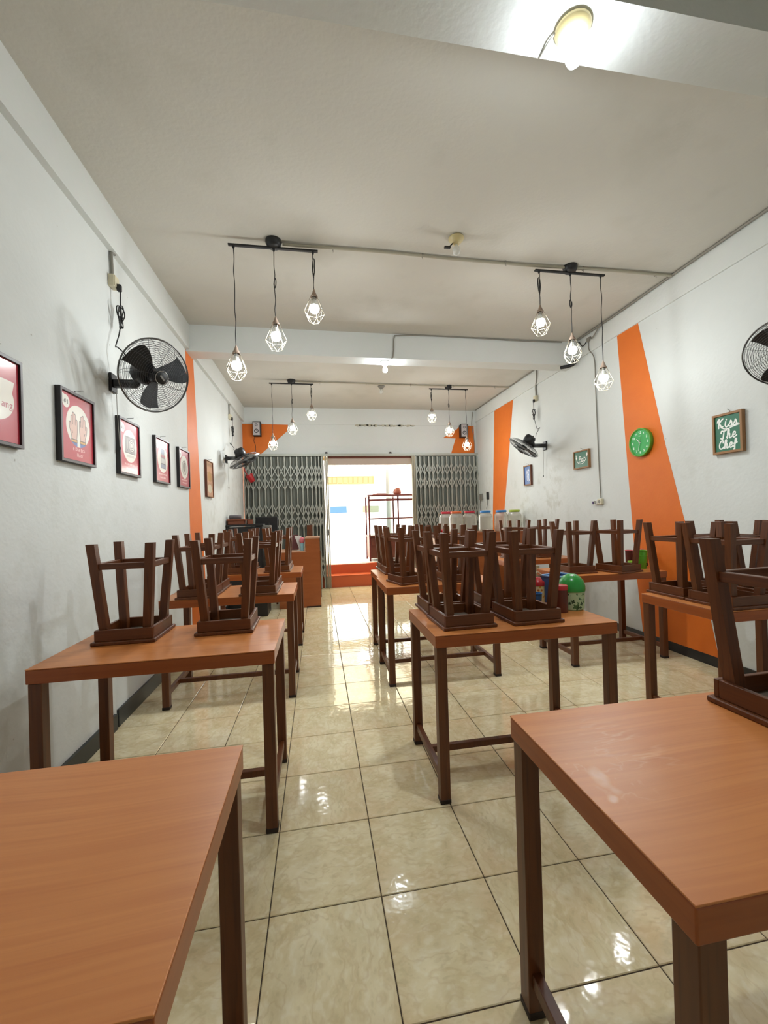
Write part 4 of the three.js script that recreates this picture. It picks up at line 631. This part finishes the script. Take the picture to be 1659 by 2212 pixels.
  const r = thing('red_cup', 'dark red ribbed cup behind the askew stool on the right-wall table', 'cup', 3.4, TOP, -2.72); part('body', lathe([[0.001, 0], [0.032, 0], [0.036, 0.16], [0.033, 0.16], [0.028, 0.004], [0.001, 0.004]], 24), M.maroon, r); part('rim', new THREE.TorusGeometry(0.036, 0.004, 8, 24).rotateX(Math.PI / 2).translate(0, 0.157, 0), M.pinkRed, r);
  const p = thing('pink_pot', 'round pink-red pot next to the green cup', 'pot', 3.5, TOP, -2.66); part('body', lathe([[0.001, 0], [0.05, 0], [0.055, 0.09]], 28), M.pinkRed, p); part('lid', lathe([[0.058, 0.09], [0.056, 0.13], [0.038, 0.165], [0.001, 0.18]], 28), M.pinkRed, p);
  const l = thing('lime_pot', 'small lime green pot beside the red cup', 'pot', 3.36, TOP, -2.64); part('body', lathe([[0.001, 0], [0.03, 0], [0.034, 0.045]], 24), M.greenCup, l); part('lid', lathe([[0.036, 0.044], [0.036, 0.056], [0.001, 0.06]], 24), M.lime, l);
  const v = thing('purple_pot', 'purple pot with a white handle between red cup and green cup', 'pot', 3.43, TOP, -2.58); part('body', lathe([[0.001, 0], [0.03, 0], [0.034, 0.05], [0.026, 0.085], [0.001, 0.095]], 24), M.purple, v); part('handle', tube([[-0.034, 0.02, 0.01], [-0.03, 0.08, 0.014], [0, 0.105, 0.016], [0.026, 0.085, 0.014]], 0.004), M.white, v);
}

// ---------------------------------------------------------------- outside the doorway
{
  const cart = thing('food_cart', 'red-framed glass food cart standing outside the doorway', 'cart', 1.9, 0.43, -8.2);
  const X = 0.58, Zc = 0.3;
  for (const sx of [-1, 0.12, 1]) for (const sz of [-1, 1]) part('post', rbox(0.035, 1.42, 0.035, 0.004, sx * X, 0.71, sz * Zc), M.cartRed, cart);
  part('roof_panel', rbox(2 * X + 0.06, 0.035, 2 * Zc + 0.06, 0.006, 0, 1.44, 0), M.cartRed, cart); part('top_rail', rbox(2 * X, 0.05, 0.035, 0.004, 0, 1.34, Zc), M.cartRed, cart);
  part('shelf', rbox(2 * X, 0.03, 2 * Zc, 0.004, 0, 0.93, 0), M.cartRed, cart); part('counter_board', rbox(2 * X + 0.04, 0.04, 2 * Zc + 0.06, 0.005, 0, 0.54, 0), M.cartBrown, cart);
  part('lower_body', span(-X, X, 0.06, 0.52, -Zc, Zc), M.cartBrown, cart); part('drawer', rbox(0.5, 0.16, 0.02, 0.004, -0.3, 0.42, Zc + 0.01), M.cartBrown, cart);
  part('glass_pane', box(X * 1.1, 0.38, 0.004, -0.26, 0.74, Zc), M.glass, cart); part('glass_pane', box(X * 1.1, 0.36, 0.004, -0.26, 1.13, Zc), M.glass, cart);
  const pot = thing('clay_pot', 'brown pot lying on the roof of the food cart', 'pot', 2.02, 1.885, -8.15); part('body', lathe([[0.001, 0], [0.06, 0.004], [0.085, 0.05], [0.07, 0.12], [0.045, 0.15], [0.05, 0.165]], 28), M.clay, pot); part('spout', tube([[-0.05, 0.02, 0], [-0.1, 0.05, 0], [-0.06, 0.14, 0]], 0.012), M.clay, pot);
  const cloth = thing('folded_cloth', 'brown cloth folded on the roof of the food cart', 'cloth', 1.6, 1.887, -8.15); part('fold', rbox(0.34, 0.022, 0.2, 0.008, 0, 0.011, 0), M.clay, cloth); part('fold', rbox(0.22, 0.02, 0.16, 0.008, 0.03, 0.031, 0.01), M.clay, cloth);
  // open canopy with yellow rafters, its hanging banner, and the buildings over the road
  const can = thing('awning', 'pale awning on yellow rafters over the pavement outside', 'awning', 0, 0, 0);
  part('sheet', box(16, 0.008, 4.4, 1, 3.35, -9.75), phys({ color: C(246, 243, 228), roughness: 0.9, transmission: 0.6, thickness: 0 }), can);
  for (let k = 0; k < 8; k++) part('rafter', rbox(0.05, 0.09, 4.3, 0.006, -3 + k * 1.15, 3.29, -9.75), std({ color: C(150, 110, 30), roughness: 0.6 }), can);
  part('front_beam', rbox(16, 0.1, 0.07, 0.008, 1, 3.25, -11.9), std({ color: C(150, 110, 30), roughness: 0.6 }), can);
  for (const x of [-3.5, 3.1, 7]) part('post', cyl(0.04, 0.04, 2.9, x, 1.83, -11.9, 14), M.white, can);
  const ban = canvas(768, 128, (c, w, h) => { c.fillStyle = '#9a8864'; c.fillRect(0, 0, w, h); c.strokeStyle = '#6e5a34'; c.lineWidth = 5; for (let k = 0; k < 9; k++) c.strokeRect(10 + k * 84, 14, 68, 98); });
  const bn = thing('awning_banner', 'pale yellow panelled banner hanging from the awning outside', 'banner', 1.25, 2.57, -11.86); part('panel', box(1.5, 0.26, 0.02), std({ color: C(150, 134, 100), roughness: 0.8 }), bn); part('print', new THREE.PlaneGeometry(1.48, 0.25), std({ map: ban, roughness: 0.8 }), bn, 0, 0, 0.0115); for (const x of [-0.7, 0.7]) part('hanger', cyl(0.006, 0.006, 0.5, x, 0.38, 0, 8), M.wire, bn);
  const bld = (label, x, w, h, z, signColor, signLabel) => {
    const b = thing('shop_building', label, 'building', x, 0.36, z); part('wall', span(-w / 2, w / 2, 0, h, -3, 0), M.facade, b); part('roof', rbox(w - 0.02, 0.2, 3.6, 0.02, 0, h + 0.1, -1.4), M.cement, b);
    const n = w > 3 ? 3 : 1, ww = Math.min(1, w * 0.5);
    for (let k = 0; k < n; k++) { const wx = (k - (n - 1) / 2) * w / n, f = part('window', rbox(ww, 1.1, 0.08, 0.01, wx, h * 0.72, 0.02), M.white, b); part('pane', box(ww - 0.14, 0.96, 0.02, wx, h * 0.72, 0.06), std({ color: C(196, 208, 214), roughness: 0.5 }), f); }
    const d = part('shutter', span(-w / 2 + 0.3, w / 2 - 0.3, 0, 1.25, 0, 0.04), M.facade, b); for (let k = 1; k < 4; k++) part('slat', span(-w / 2 + 0.3, w / 2 - 0.3, k * 0.3, k * 0.3 + 0.02, 0.04, 0.055), M.cement, d);
    part('sign_board', rbox(Math.min(w * 0.5, 0.75), 0.3, 0.06, 0.01, 0, 1.42, 0.08), std({ color: signColor, roughness: 0.6 }), b); return b;
  };
  bld('pale shop with a blue sign across the road, left of the food cart', 1.15, 1.5, 4.6, -18, C(40, 76, 112)); bld('pale shop with a yellowish sign across the road, behind the food cart', 2.653, 1.5, 4.2, -18.1, C(96, 94, 74)); bld('pale shop across the road, left of the blue sign', -2.6, 5.6, 5, -18.2, C(206, 200, 190)); bld('pale shop across the road, right of the yellowish sign', 7, 6.6, 5.2, -18.2, C(210, 206, 196));
}

shade(scene);
renderer.render(scene, camera);
